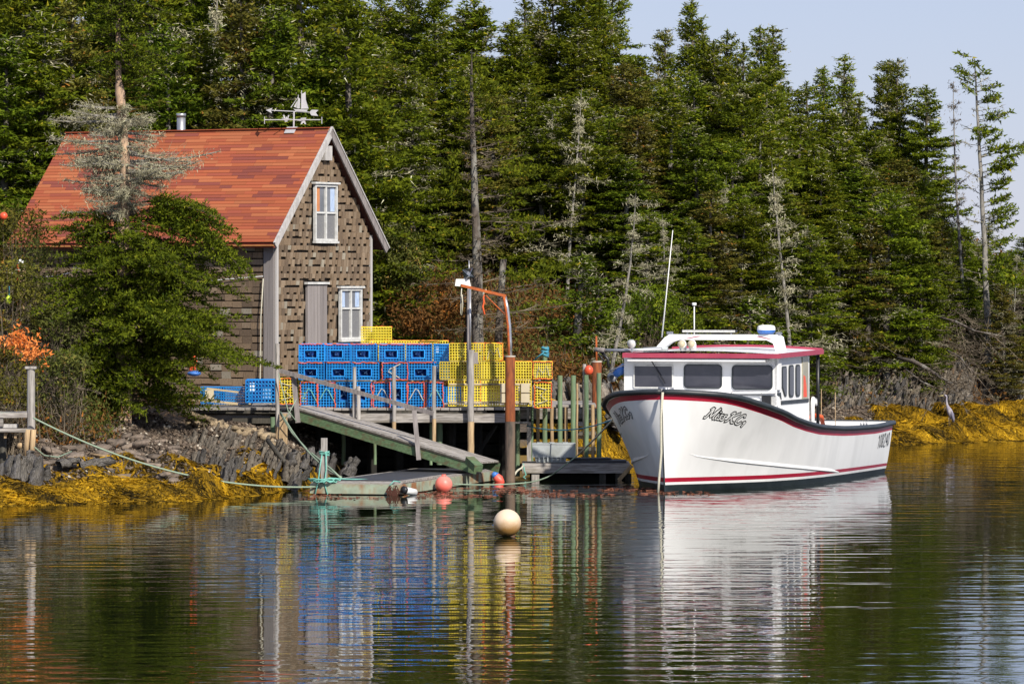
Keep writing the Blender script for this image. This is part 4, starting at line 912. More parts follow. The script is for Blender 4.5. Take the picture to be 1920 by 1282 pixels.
# right wing: green fender posts, grey pickets
Y2 = 108.7
gp = [post(1017, 1026.5, 650, 834, Y2 - .15, wg), post(1045, 1054.5, 704, 834, Y2, wg), post(1070, 1080, 704, 858, Y2 - .1, wg), post(1095, 1104, 703, 858, Y2, wg), post(1118.5, 1128, 699, 858, Y2 + .1, wg),
      post(966, 975.5, 763, 872, Y2 - .2, wg), post(994.5, 1000, 764, 868, Y2, wg)]
for a, b, t, bt in ((1005, 1012, 764, 836), (1031, 1038, 763, 836), (1058, 1065, 763, 836), (1108, 1115, 758, 858)): post(a, b, t, bt, Y2 + .12, wt, name='picket')
post(1092, 1099, 682, 858, Y2 + .25, wv, wt, 800); post(988, 996, 791, 868, Y2 - .25, wv, square=True); post(970.5, 975, 720, 762, Y2 + .5, wv, square=True); post(989, 993.5, 721, 790, Y2 + .2, wv, square=True, lean=-.03)
post(1080, 1084, 719, 858, Y2 + .2, wt, name='picket')
MB().box((Xp(1086, Y2), Y2 + .3, Zp(795, Y2)), (.3, .05, .1)).build('rail', M['trim'], wharf); MB().box((Xp(1086, Y2), Y2 + .3, Zp(820, Y2)), (.3, .05, .08)).build('rail', wt, wharf)
MB().box((Xp(1086, Y2), Y2 + .3, Zp(845, Y2)), (.3, .05, .08)).build('rail', wt, wharf)
MB().box((Xp(978, Y2), Y2 - .35, Zp(791, Y2)), (.3, .1, .04)).build('rail', M['trim'], wharf)
rope('blue_lashing', wobble([P(1022 + 5.5 * math.cos(a), 652 - 2.2 * math.sin(a * .5) + a * .5, Y2 - .15) + Vector((0, .065 * math.sin(a), 0)) for a in np.linspace(0, 32, 60)], .008, 2), .026, M['rope_blue'], 'blue rope wound thickly over the top of the tallest green post')
rope('blue_line', [P(1020, 660, Y2 - .25), P(1010, 668, Y2 - .2), P(1001, 676, Y2)], .018, M['rope_blue'], 'blue line slanting down left from the tallest green post')
# second rusty pile etc.
def rusty(px0, px1, pt, pb, Y, split, label, rod=None):
    X = Xp((px0 + px1) / 2, Y); r = (px1 - px0) * Y / F / 2; o = thing('steel_pile', (X, Y, -.6), label, 'steel pile')
    zs = Zp(split, Y) if split else Zp(pb, Y)
    def ring(z0, z1, m, nm, rr=r): return MB().tube([(X, Y, z0), (X, Y, z1)], rr, 20).build(nm, m, o, True, auto=40)
    ring(zs, Zp(pt, Y), M['rust'], 'rusted_shaft')
    if split: ring(-.6, zs - .002, mat('tide_stained_steel', (.17, .12, .085), (.09, .07, .06), .8, 2, (5, 5, 1), .3, c3=(.05, .045, .035)), 'tide_stained_shaft')
    ring(Zp(pt, Y), Zp(pt, Y) + .03, M['brick_ballast'], 'top_rim', r * 1.06)
    return o
rusty(947, 966, 669, 880, 106.5, 790, 'tall rust-red steel pile with a stained foot in front of the yellow traps')
rp = rusty(1110, 1128, 679, 800, 111.2, None, 'short rusty steel pile with a thin rod behind the green posts')
MB().tube([P(1118.5, 679, 111.2), P(1118, 630, 111.2)], .022, 8).build('rod', M['rust_bright'], rp, True)
# davit standing on the tall pile, lamp pole beside it
dv = thing('davit', P(955, 669, 106.5), 'rusty davit with a bent pole and a long sloping red arm over the traps', 'davit')
MB().tube([P(957, 668, 106.5), P(956.5, 640, 106.5), P(955, 610, 106.5), P(951, 578, 106.5), P(946.5, 556, 106.5)], .042, 10).build('bent_pole', M['steel'], dv, True)
MB().tube([P(954.4, 668, 106.48), P(954, 640, 106.48), P(952.3, 610, 106.48), P(948.3, 578, 106.48), P(944.5, 556, 106.46)], .03, 8).build('rust_streaked_side', M['rust_bright'], dv, True)
MB().beam(P(948, 555, 106.48), P(864, 535, 106.2), .07, .06).build('arm', M['rust_bright'], dv)
MB().tube([P(909, 552, 106.4), P(946, 589, 106.45)], .018, 6).build('brace', M['rust_bright'], dv, True)
rope('orange_strap', wobble([P(908, 545, 107.95), P(906, 556, 107.9), P(909, 566, 107.9), P(906, 575, 107.9), P(907.5, 590, 107.9)], .02, 3), .022, M['rope_orange'], 'orange strap hanging from the middle of the davit arm')
rope('white_sling', wobble([P(912, 543, 107.9), P(907, 547, 107.85), P(905.5, 556, 107.9)], .01, 3), .022, M['rope_pale'], 'white sling looped over the middle of the davit arm')
rope('hanging_block_line', wobble([P(866, 540, 107.6), P(864, 560, 107.6), P(863, 588, 107.6), P(866, 591, 107.6), P(868, 570, 107.6), P(867, 552, 107.6)], .01, 8), .012, M['rope_pale'], 'pale line and block hanging from the left end of the davit arm')
lp_ = thing('lamp_pole', P(879, 662, 106.95), 'slim grey pole with a floodlight box and radar reflector rising from a wharf post', 'lamp pole')
MB().tube([P(878, 720, 106.9), P(880, 540, 106.95)], .045, 10).build('pole', M['board'], lp_, True)
MB().tube([P(882, 662, 106.87), P(881, 542, 106.9)], .022, 8).build('conduit', M['steel'], lp_, True)
MB().box(P(889, 671, 106.95), (.18, .1, .26)).build('meter_box', M['board'], lp_)
MB().prism([P(853, 536, 107), P(855, 523, 107), P(880, 523, 107), P(883, 538, 107)], Vector((0, .2, 0))).build('floodlight', M['white'], lp_)
rr = MB(); c = P(878, 513, 107); s_ = .16
for ax in range(3):
    vs = [Vector((0, 0, 0))] * 4; a = [0, 0, 0]; b = [0, 0, 0]; a[(ax + 1) % 3] = 1; b[(ax + 2) % 3] = 1; a = Vector(a); b = Vector(b); E = Euler((R(25), R(30), R(20))).to_matrix()
    nn = E @ a.cross(b) * .006; pl = [c + E @ (a * s_), c + E @ (b * s_), c - E @ (a * s_), c - E @ (b * s_)]; rr.prism(pl, nn)
rr.build('radar_reflector', M['chrome'], lp_); MB().tube([P(880, 523, 107), P(879.3, 488, 107)], .012, 6).build('finial', M['steel'], lp_, True)
o = MB(); c = P(1104, 694, 108.8)
def ball(name, c, r, m, label, cat='buoy', sz=1.0, group=None, parent=None):
    mb = MB(); n = 20; mm = 12; vs = []; fs = []
    for i in range(mm + 1):
        a = math.pi * i / mm
        for j in range(n): b = 2 * math.pi * j / n; vs.append(c + Vector((r * math.sin(a) * math.cos(b), r * math.sin(a) * math.sin(b), r * sz * math.cos(a))))
    for i in range(mm):
        for j in range(n): j2 = (j + 1) % n; fs.append((i*n+j, (i+1)*n+j, (i+1)*n+j2, i*n+j2))
    mb.add(vs, fs); o = mb.build(name, m, parent, True)
    if parent is None: tag(o, label, cat, group)
    return o
ball('float', c, .1, M['orange_float'], 'small orange float hung on the grey post beside the far rusty pile', 'float', 1.15)
ball('float', P(7, 405, 104), .085, M['orange_float'], 'small red float caught in the branches at the left edge', 'float')
yb = thing('buoy', P(16, 568, 104), 'small yellow pear buoy with a dark stem hanging by the utility pole', 'buoy')
ball('float_body', P(16, 562, 104), .07, mat('lime_float', (.6, .75, .05), (.5, .65, .04), .4), '', sz=1.5, parent=yb); MB().tube([P(17, 556, 104), P(17.5, 537, 104)], .018, 6).build('stem', M['rope_blue'], yb)
# utility pole at left with wires
up = thing('utility_pole', P(40, 640, 105), 'old wooden service pole with wires at the left end of the shed', 'utility pole')
MB().tube([P(41, 650, 105), P(41, 500, 105)], .085, 10).build('pole', M['wood_tan'], up, True); MB().box(P(34, 560, 104.9), (.045, .05, 1.5)).build('conduit', M['rust_bright'], up)
for k in range(3): ball('insulator', P(33 + 5 * k, 492 - 3 * (k == 1), 104.9), .035, M['white'], '', parent=up)
for a, b, y0 in ((-60, 48, 506), (-60, 36, 512)): MB().tube([P(a, y0 - 2, 104), P(b, y0, 104.9)], .012, 5).build('wire', M['rope_pale'], up)
MB().tube([P(48, 522, 105), P(100, 518, 107), P(140, 510, 109)], .012, 5).build('wire', M['white'], up)

# ------------------------------------------------------------------ lobster traps
TW, TH, TL = .565, .375, 1.12
def wires(w, h, l, step=.06, t=.0155, hole=True):
    """coated wire box, long along y; the -y end has an entry opening"""
    mb = MB(); hw, hl = w / 2, l / 2; xs = np.linspace(-hw, hw, round(w / step) + 1); zs = np.linspace(0, h, round(h / step) + 1); ys = np.linspace(-hl, hl, round(l / step) + 1)
    th = t * .35
    for x_ in xs:
        for z_ in (0, h): mb.box((x_, 0, z_), (t, l, th))
        mb.box((x_, hl, h / 2), (t, th, h))
        if hole and abs(x_ + .02) < w * .25: mb.box((x_, -hl, h * .84), (t, th, h * .32)); mb.box((x_, -hl, .03), (t, th, .06))
        else: mb.box((x_, -hl, h / 2), (t, th, h))
    for y_ in ys:
        for z_ in (0, h): mb.box((0, y_, z_), (w, t, th))
        for x_ in (-hw, hw): mb.box((x_, y_, h / 2), (th, t, h))
    for z_ in zs:
        for x_ in (-hw, hw): mb.box((x_, 0, z_), (th, l, t))
        mb.box((0, hl, z_), (w, th, t))
        if hole and .08 < z_ < h * .66:
            a = -w * .25 - .02; b = w * .25 - .02; mb.box(((-hw + a) / 2, -hl, z_), (a + hw, th, t)); mb.box(((b + hw) / 2, -hl, z_), (hw - b, th, t))
        else: mb.box((0, -hl, z_), (w, th, t))
    return mb
def make_trap(color, hole, lace=True, variant=0):
    m = M[color + '_wire']; w, h, l = TW, TH, TL; t = thing('lobster_trap', (0, 0, 0), 'x', 'lobster trap')
    wires(w, h, l, hole=hole).build('wire_body', m, t, origin=(0, 0, 0))
    if hole:
        mb = MB(); a, b, z0, z1 = -w * .25 - .02, w * .25 - .02, .07, h * .66; y0 = -l / 2 + .01; y1 = -l / 2 + .3; cx, cz = (a + b) / 2, (z0 + z1) / 2
        ring = [(a, y0, z0), (b, y0, z0), (b, y0, z1), (a, y0, z1)]; inr = [(cx - .05, y1, cz - .04), (cx + .05, y1, cz - .04), (cx + .05, y1, cz + .04), (cx - .05, y1, cz + .04)]
        mb.add(ring + inr, [(0, 1, 5, 4), (1, 2, 6, 5), (2, 3, 7, 6), (3, 0, 4, 7)]); mb.build('netting_head', M[color + '_net'], t, origin=(0, 0, 0))
        mb = MB()
        for a_, b_ in (((a, z0), (b, z0)), ((b, z0), (b, z1)), ((b, z1), (a, z1)), ((a, z1), (a, z0))): mb.beam((a_[0], -l / 2 - .005, a_[1]), (b_[0], -l / 2 - .005, b_[1]), .02, .02)
        mb.build('entry_frame', m, t, origin=(0, 0, 0))
        mb = MB(); q = random.Random(variant)
        for k in range(5): mb.tube([(cx + q.uniform(-.12, .12), y0 + .02, cz + q.uniform(-.09, .09)), (cx + q.uniform(-.03, .03), y1 - .1, cz)], .006, 4)
        mb.build('netting_lines', M['blue_tag'] if color == 'blue' else M['rope_pale'], t, origin=(0, 0, 0))
    mid = MB().add([(-w/2 + .01, .1, .01), (w/2 - .01, .1, .01), (w/2 - .01, .1, h - .01), (-w/2 + .01, .1, h - .01)], [(0, 1, 2, 3)]); mid.box((0, .1, h / 2), (w - .02, .012, h - .02)).build('parlour_net', M[color + '_net'], t, origin=(0, 0, 0))
    for s in (-1, 1): MB().box((s * w * .36, 0, -.018), (.04, l * .98, .03)).build('runner', M['runner'], t, origin=(0, 0, 0))
    if lace:
        pts = []; per = [(-w/2, h), (w/2, h)] if variant % 3 else [(-w/2, 0), (-w/2, h), (w/2, h), (w/2, 0), (-w/2, 0)]; q = random.Random(variant + 5)
        for a_, b_ in zip(per[:-1], per[1:]):
            for k in range(14): f = k / 14; pts.append((a_[0] + (b_[0] - a_[0]) * f + q.uniform(-.012, .012), -l / 2 - .012 + q.uniform(-.008, .008), a_[1] + (b_[1] - a_[1]) * f + q.uniform(-.014, .014)))
        MB().tube(pts, .011, 4).build('lacing', M['rope_orange'], t, origin=(0, 0, 0))
        pts2 = [(w/2 + .008, -l/2 + l * k / 16, h + q.uniform(-.008, .012)) for k in range(17)]; MB().tube(pts2, .01, 4).build('lacing', M['rope_orange'], t, origin=(0, 0, 0))
    return t
def bridle(t, m, w=TW, h=TH):
    MB().tube(wobble([(.1, -TL/2 - .03, h * .08), (-.16, -TL/2 - .05, h * .45), (-.1, -TL/2 - .05, h * .6), (.12, -TL/2 - .03, h * .96)], .012, 5), .011, 5).build('bridle', m, t, origin=(0, 0, 0))
T = {'bh': make_trap('blue', True, True, 1), 'bh2': make_trap('blue', True, True, 2), 'bp': make_trap('blue', False, False, 4), 'yh': make_trap('yellow', False, True, 2), 'ym': make_trap('yellow', False, True, 3)}
bt = make_trap('blue', False, True, 6); bridle(bt, M['rope_teal']); T['bt'] = bt
by = make_trap('blue', False, True, 9); bridle(by, M['rope_pale']); T['by'] = by
MB().box((-.15, -TL/2 + .03, .25), (.1, .02, .16)).build('foam_float', M['white'], T['bp'], origin=(0, 0, 0)); MB().box((.14, -TL/2 + .03, .14), (.17, .02, .2)).build('bait_bag', M['blue_tag'], T['bp'], origin=(0, 0, 0))
tk = 'yellow'
for yk in ('yh', 'ym'):
    MB().box((TW/2 + .01, -.1, .16), (.012, .1, .08)).build('escape_vent', M['black'], T[yk], origin=(0, 0, 0))
    MB().box((TW/2 + .005, .25, .17), (.01, .3, .2)).build('side_head', M['yellow_net'], T[yk], origin=(0, 0, 0))
MB().tube(wobble([(-.2, -TL/2 - .03, .05), (-.1, -TL/2 - .05, .25), (.0, -TL/2 - .05, .12), (.12, -TL/2 - .05, .3), (.2, -TL/2 - .03, .06)], .02, 2), .012, 5).build('bridle', M['rope_pale'], T['ym'], origin=(0, 0, 0))
used = set()
def trap(kind, px, py, Y, label, rot=0, side=False, group=None):
    """px: centre column, py: bottom row. side: standing on its edge"""
    src = T[kind]; o = src if kind not in used else copy_tree(src); used.add(kind)
    v = P(px, py, Y); jz = random.Random(px * 7 + py)
    if side: o.rotation_euler = (0, R(90), R(rot)); o.location = (v.x - TH / 2, v.y + TL / 2, v.z + TW / 2)
    else: o.rotation_euler = (0, 0, R(rot + jz.uniform(-1.5, 1.5))); o.location = (v.x, v.y + (TL / 2 if rot == 0 else TW / 2), v.z + .035)
    o['label'] = label; o['group'] = group or ('blue lobster traps stacked on the wharf' if kind[0] == 'b' else 'yellow lobster traps stacked on the wharf'); return o
ORD = ['first', 'second', 'third', 'fourth', 'fifth', 'sixth', 'seventh', 'eighth', 'ninth', 'tenth']
def zrow(k): return ZD + (.0, .585, .585 + .41)[k]
def pyz(z, Y): return HY + (CH - z) * F / Y
YT = YF + .12
for i, px in enumerate((585, 633, 682, 734, 785)):
    trap(('bh', 'bh2')[i % 2], px, pyz(zrow(2), YT), YT, 'blue wire trap in the top row, %s from the left end' % ORD[i])
trap('bp', 828, pyz(zrow(2), YT), YT + .5, 'blue wire trap at the right end of the top row, against the yellow traps', 0).scale = (.62, 1, 1)
for i, (px, k) in enumerate(((585, 'bh2'), (636, 'bh'), (687, 'bh2'), (740, 'by'), (791, 'bh'))):
    trap(k, px, pyz(zrow(1), YT), YT, 'blue wire trap in the middle row, %s from the left end%s' % (ORD[i], ', tied with pale rope' if k == 'by' else ''))
trap('bp', 829, pyz(zrow(1), YT), YT + .5, 'blue wire trap at the right end of the middle row', 0).scale = (.6, 1, 1)
for i, (px, k, extra) in enumerate(((579, 'bt', ' with a teal bridle'), (612, 'bt', ' with a teal bridle'), (647, 'bh', ' with a dark net opening'), (681, 'bh2', ' beside the wharf post'), (716, 'by', ' with a pale bridle'), (748, 'bh2', ' behind a post'), (780, 'by', ' with a pale knotted bridle'), (815, 'bt', ' near a post'))):
    trap(k, px, pyz(zrow(0) - .01, YT), YT, 'blue trap on edge in the bottom row, %s from left%s' % (ORD[i], extra), 0, True)
trap('bp', 848, pyz(zrow(0), YT), YT + .1, 'blue trap standing on edge at the right end of the bottom row', 0, True)
# yellow: side-on rows at the right, one behind the shed corner, a row behind the blue stack
YY = YT + .1
for px, k, z_, lab in ((888, 'yh', 0, 'yellow trap lying side-on in the bottom row behind the lamp pole'), (949, 'ym', 0, 'yellow trap lying side-on in the bottom row behind the rusty pile'),
                       (872, 'yh', 1, 'yellow trap side-on in the middle row, left of the lamp pole'), (949, 'yh', 1, 'yellow trap side-on in the middle row behind the rusty pile'),
                       (890, 'yh', 2, 'yellow trap side-on in the top row behind the lamp pole')):
    if z_ == 0:
        o_ = trap(k, px, pyz(ZD, YY), YY, lab, 90); o_.rotation_euler = (0, R(-90), R(-90)); o_.location.z = ZD + .03 + TW / 2; o_.location.y = YY; o_.location.x += 0
        continue
    trap(k, px, pyz((0, ZD + .6, ZD + 1.01)[z_], YY), YY, lab, 90)
for px, z_, lab in ((1018, 0, 'yellow trap end-on at the bottom right corner of the stack, tangled with white rope'), (1018, 1, 'yellow trap end-on above the corner one at the right end'), (924, 2, 'yellow trap end-on at the right end of the top yellow row')):
    if z_ == 0: trap('ym', px, pyz(ZD - .01, YY), YY, lab, 0, True)
    else: trap('ym', px, pyz((0, ZD + .6, ZD + 1.01)[z_], YY), YY + .02, lab).scale = (.75, 1, 1)
# floats tucked in the lowest yellow traps, long runners
for i, (px, py) in enumerate(((1001 - 16, 727), (946, 727), (985, 746), (946, 746))):
    o = MB(); c = P(px, py, YY - .08); o.box(c, (.19, .1, .2)); b_ = o.build('foam_block', M['beige'], None); tag(b_, ['upper right', 'upper left', 'lower right', 'lower left'][i] + ' cream foam block of the four on the bottom yellow traps', 'foam block', 'cream foam blocks on the yellow traps')
for i, px in enumerate((740, 793)): trap('yh', px, pyz(ZD + 1.05, YF + 1.6), YF + 1.6, 'yellow trap showing just its lid behind the %s of the blue top row' % ('middle', 'right end')[i], 90)
trap('yh', 705, 647, YF + 2.8, 'yellow trap on the highest stack beside the shed corner', 90).scale = (1, .62, 1)
for i, px in enumerate((725, 775)): trap('yh', px, 677, YF + 2.9, 'yellow trap in the row behind the blue stack, %s one' % ('left', 'right')[i], 90)
trap('ym', 539, 757, YF + .35, 'yellow trap standing alone between the wharf post and the handrail', 0, True)
trap('ym', 560, 757, YF + .45, 'yellow trap half hidden behind the first blue trap of the bottom row', 0, True)
trap('bp', 487, 757, YF + .5, 'blue trap with a pale bait bag lying left of the tall wharf post', 0).scale = (1.15, 1, 1.32)
trap('bp', 424, 760, YF + .9, 'blue trap farthest left, lying long side out under the spruce boughs', 78)
tag(MB().box(P(393, 740, YF + .6), (.19, .1, .22)).build('foam_block', M['beige'], None), 'cream foam block on the leftmost blue trap', 'foam block')
tag(MB().beam(P(388, 728, YF + .62), P(447, 735, YF + .5), .04, .04).build('wooden_pole', M['runner'], None), 'short tan pole lying across the leftmost blue trap', 'pole')
tag(MB().beam(P(362, 748, YF + .5), P(446, 757, YF + .4), .05, .05).build('wooden_pole', M['runner'], None), 'longer tan pole on the deck in front of the leftmost trap', 'pole')
rp_ = MB()
for k in range(6): rp_.tube(wobble([P(357 + 2 * k, 663 + k, YF + 1.2), P(358 + 2 * k, 678, YF + 1.15), P(356 + 2 * k, 694, YF + 1.2)], .012, k), .014, 5)
tag(rp_.build('orange_rope_hank', M['rope_orange'], None), 'hank of orange rope hanging against the long shed wall', 'rope')
ball('net_bundle', P(364, 700, YF + 1.3), .16, M['dome_blue'], 'blue bundle hanging under the orange rope on the shed wall', 'bundle', .4)

# ------------------------------------------------------------------ gangway
A = P(548, 768, 106.5); A.z = ZD + .03; B = P(893, 868, 104.2); gang = thing('gangway', A, 'sloping wooden gangway with a single handrail down to the float', 'gangway')
d = (B - A); hd = Vector((d.x, d.y, 0)).normalized(); sd_ = Vector((-hd.y, hd.x, 0)); fr = frame(d, Vector((0, 0, 1))); W2 = 1.0
for s in (0, 1):
    o_ = sd_ * (W2 * s); MB().beam(A + o_ + Vector((0, 0, -.16)), B + o_ + Vector((0, 0, -.14)), .06, .2).build('stringer', M['wood_green_x'], gang)
    MB().beam(A + o_ + Vector((0, 0, -.035)), B + o_ + Vector((0, 0, -.035)), .09, .03).build('edge_strip', M['wood_dark'], gang)
n = 5
for i in range(n): 
    o_ = sd_ * (W2 * (i + .5) / n); MB().beam(A + o_, B + o_, W2 / n - .012, .035).build('plank', M['wood'], gang)
for i in range(0): MB().box(A.lerp(B, (i + .5) / 14) + sd_ * W2 / 2 + Vector((0, 0, .027)), (.05, W2, .02), fr).build('cleat', M['wood'], gang)
def gp_(t, py_top, ww=.1):
    b = A.lerp(B, t) - sd_ * .06; zt = CH - (py_top - HY) * b.y / F; MB().beam(b + Vector((.0, 0, -.3)), Vector((b.x - .1, b.y, zt)), ww, .06, up=Vector((0, 1, 0))).build('rail_post', M['board'], gang)
gp_(.04, 704, .11); gp_(.70, 769, .1)
a = A.lerp(B, .0) - sd_ * .1; a = P(522, 694, a.y - .05); b = P(812, 775, 104.9); MB().beam(a, b, .05, .09).build('handrail', M['board'], gang)
MB().beam(P(880, 862, 104), P(897, 878, 103.6), .2, .16).build('foot', M['wood_green_x'], gang)

# ------------------------------------------------------------------ float
Bf = P(747, 928, 99.5); Bf.z = 0; u1_ = Vector((.26, .966, 0)); u2_ = Vector((-.966, .26, 0)); FL, FW = 7.7, 1.85
flt = thing('float_dock', Bf, 'low floating dock with a black mat and peeling green sides', 'floating dock')
Af = Bf + u2_ * FW; RFm = Matrix((u1_, u2_, Vector((0, 0, 1)))).transposed(); cen = Bf + u1_ * FL / 2 + u2_ * FW / 2
M['float_green'] = mat('peeling_pale_green_paint', (.36, .42, .31), (.26, .3, .22), .75, 4, (1, 1, 1), .4, .01, c3=(.3, .13, .05), scale3=2.3)
MB().box(cen + Vector((0, 0, .06)), (FL, FW, .3), RFm).build('hull', M['wood_dark'], flt)
for c, sz in ((Bf + u1_ * FL / 2 - u2_ * .03, (FL, .06, .2)), (Bf + u2_ * FW / 2 - u1_ * .035, (.06, FW + .1, .2)), (Bf + u2_ * (FW + .03) + u1_ * FL / 2, (FL, .06, .2))): MB().box(c + Vector((0, 0, .12)), sz, RFm).build('side_plank', M['float_green'], flt)
for i in range(16): piece('plank', flt, M['wood'], Bf + u1_ * (FL * (i + .5) / 16) + u2_ * FW / 2 + Vector((0, 0, .235)), (FL / 16 - .02, FW + .08, .035), RFm)
MB().box(cen + u1_ * .2 + Vector((0, 0, .262)), (FL - 1.1, FW - .35, .012), RFm).build('black_mat', M['mat_black'], flt)
MB().beam(Bf + u1_ * .1 - u2_ * .02 + Vector((0, 0, .27)), Bf + u1_ * 3.4 + Vector((0, 0, .27)), .08, .05).build('edge_rail', M['wood'], flt)
fp = thing('mooring_post', P(608, 905, 100), 'square grey post wound with teal rope at the corner of the float', 'mooring post')
MB().box(P(608, 865, 100), (.13, .13, .98)).build('post', M['wood_v'], fp)
rope('teal_lashing', wobble([P(608 + 9 * math.cos(a), 846 + .6 * math.sin(a) + (a * .35), 100) + Vector((0, .1 * math.sin(a), 0)) for a in np.linspace(0, 19, 40)], .01, 3), .016, M['rope_teal'], 'teal rope wound round the square post, upper turns')
rope('teal_coil', wobble([P(608 + (15 + 14 * math.sin(a * .37)) * math.cos(a), 903 + 2.5 * math.sin(a * 1.3), 99.95) + Vector((0, .16 * math.sin(a) - .05, .03)) for a in np.linspace(0, 40, 110)], .03, 5), .015, M['rope_teal'], 'tangled teal rope heaped at the foot of the square post')
rope('teal_lashing', wobble([P(603, 850, 99.9), P(601, 875, 99.9), P(597, 900, 99.85), P(590, 928, 99.8)], .02, 6), .014, M['rope_teal'], 'teal rope end hanging down left of the square post to the water')
rope('teal_lashing', wobble([P(612, 850, 99.9), P(613, 880, 99.9), P(610, 905, 99.85), P(616, 930, 99.8)], .02, 7), .014, M['rope_teal'], 'teal rope end hanging over the float edge below the square post')
rope('teal_line', sag(P(616, 896, 99.9), P(810, 892, 103.5), .05, 12), .016, M['rope_teal'], 'teal line running along the float to its far edge')
rope('teal_line', wobble([P(730, 925, 99.45), P(728, 912, 99.4), P(740, 903, 99.45), P(752, 902, 99.6)], .02, 5), .012, M['rope_teal'], 'teal line end hanging over the near corner of the float')
rope('green_mooring_line', [P(526, 776, 105.8), P(548, 812, 105.2), P(575, 842, 104), P(600, 862, 102.5), P(622, 880, 101), P(640, 897, 100.5)], .022, M['rope_green'], 'faded green line from the tall wharf post down to the float')
rope('green_mooring_line', sag(P(526, 772, 105.8), P(640, 894, 100.6), .22, 12), .018, M['rope_green'], 'second green line sagging from the wharf post to the float')
rope('green_mooring_line', sag(P(62, 783, 97.9), P(600, 912, 99.9), .42, 24), .02, M['rope_green'], 'long green line sagging from the left jetty post to the float')
rope('green_mooring_line', wobble([P(66, 838, 97.9), P(82, 852, 98.5), P(110, 856, 99), P(135, 846, 99.5)], .02, 3), .016, M['rope_green'], 'slack green line in the rocks right of the left jetty post')
for i, (a, b) in enumerate(((520, 554), (554, 522))): rope('wharf_lashing', [P(522 if i == 0 else 556, 700 if i == 0 else 748, 105.7), P(540, 778 if i else 770, 105.7), P(556 if i == 0 else 524, 790, 105.7)], .012, M['rope_green'], ('green line crossing down from the tall post to the gangway', 'green line crossing up from the gangway post')[i])

# buoys
rb = ball('red_buoy', P(832, 908, 101.7), .185, M['red_ball'], 'round faded red buoy floating against the float', 'buoy')
MB().tube([P(832, 895, 101.7), P(832, 889, 101.7)], .05, 8).build('neck', M['red_ball'], rb, True, origin=rb.location)
wbuoy = thing('mooring_buoy', P(951, 1005, 83.3), 'large round cream mooring buoy with a rusty waterline in open water', 'buoy'); wbuoy.location.z = 0
def stained(): 
    m, nt, b = new_mat('stained_cream_float'); g_ = nt.nodes.new('ShaderNodeTexCoord'); sp = nt.nodes.new('ShaderNodeSeparateXYZ'); nt.links.new(g_.outputs['Object'], sp.inputs[0])
    v = coords(nt, 'Object', (1, 1, 1), False); n_ = nz(nt, v, 9, 5, .7); ad = nt.nodes.new('ShaderNodeMath'); ad.operation = 'MULTIPLY_ADD'; nt.links.new(n_, ad.inputs[0]); ad.inputs[1].default_value = .16; nt.links.new(sp.outputs[2], ad.inputs[2])
    c = mix(nt, ramp(nt, ad.outputs[0], .2, .4), (.36, .19, .05), (.72, .56, .4)); c = mix(nt, ramp(nt, ad.outputs[0], .1, .14), (.08, .06, .02), c); nt.links.new(c, b.inputs['Base Color']); b.inputs['Roughness'].default_value = .6; return m
ball('float_body', P(951, 980, 83.3) + Vector((0, 0, 0)), .24, stained(), '', parent=wbuoy)
pb = thing('buoy', P(934, 898, 106.2), 'small pink buoy with a navy top lying at the far corner of the float', 'buoy')
MB().tube([P(926, 888, 106.2), P(930, 893, 106.2), P(936, 899, 106.2), P(944, 904, 106.1)], [.05, .09, .11, .03], 12).build('float_body', M['red_ball'], pb, True)
MB().tube([P(924, 885.5, 106.2), P(929, 891.5, 106.2)], [.04, .1], 12).build('navy_top', M['dome_blue'], pb, True)
fd = thing('fender', P(768, 920, 99.9), 'white cylindrical fender lying at the near corner of the float', 'fender')
MB().tube([P(757, 918, 99.3), P(760, 919, 99.35), P(778, 923, 99.6), P(781, 924, 99.6)], [.05, .075, .075, .03], 12).build('fender_body', M['white'], fd, True); MB().tube([P(755.5, 917.5, 99.28), P(760, 919, 99.33)], .08, 12).build('fender_end', M['black'], fd, True)
fdw = MB(); 
for k in range(40):
    c = P(737 + rnd.uniform(-8, 8), 915 + rnd.uniform(-6, 8), 99.35); fdw.tube([c, c + Vector((rnd.uniform(-.1, .1), 0, -.14))], .008, 4)
tag(fdw.build('weed_clump', M['weed_red'], None), 'clump of reddish-brown weed hanging from the near end of the float', 'weed')

# ------------------------------------------------------------------ stage at right, fish tote
YS_ = 107.2; stg = thing('landing_stage', P(1080, 895, YS_), 'low timber landing stage between the rusty pile and the boat', 'landing stage')
ZS = Zp(868, YS_)
MB().box((Xp(1080, YS_), YS_, ZS - .11), ((1182 - 980) * YS_ / F, .16, .22)).build('front_beam', M['wood'], stg)
for i in range(5): piece('plank', stg, M['wood'], (Xp(1080, YS_), YS_ + .25 + i * .24, ZS - .02), (2.4, .22, .04))
MB().box((Xp(1086, YS_), YS_ + .9, ZS - .35), (2.2, .9, .4)).build('underside_shade', M['void'], stg)  # filler block, shade beneath the stage painted near-black
for px in (1004, 1130, 1160, 1178): MB().box((Xp(px, YS_), YS_ + .02, ZS - .48), (.14 if px != 1004 else .17, .12, .5)).build('leg', M['wood_v'] if px == 1004 else M['wood_dark'], stg)
MB().beam(P(1160, 900, YS_ - .12), P(1185, 872, YS_ - .12), .1, .08).build('brace', M['wood_tan'], stg)
MB().box((Xp(1122, YS_), YS_ + .45, ZS + .03), (1.25, .95, .05)).build('black_mat', M['mat_black'], stg); MB().box((Xp(1105, YS_), YS_ + .6, ZS + .085), (.95, .7, .03), Matrix.Rotation(R(6), 3, 'Z')).build('black_mat', M['mat_black'], stg)
tt = thing('fish_tote', (Xp(1038, YS_), YS_ + .3, ZS), 'grey plastic tote standing upside down on the landing stage', 'tote')
tw = 81 * YS_ / F; xc = Xp(1038.5, YS_); zt = Zp(833, YS_)
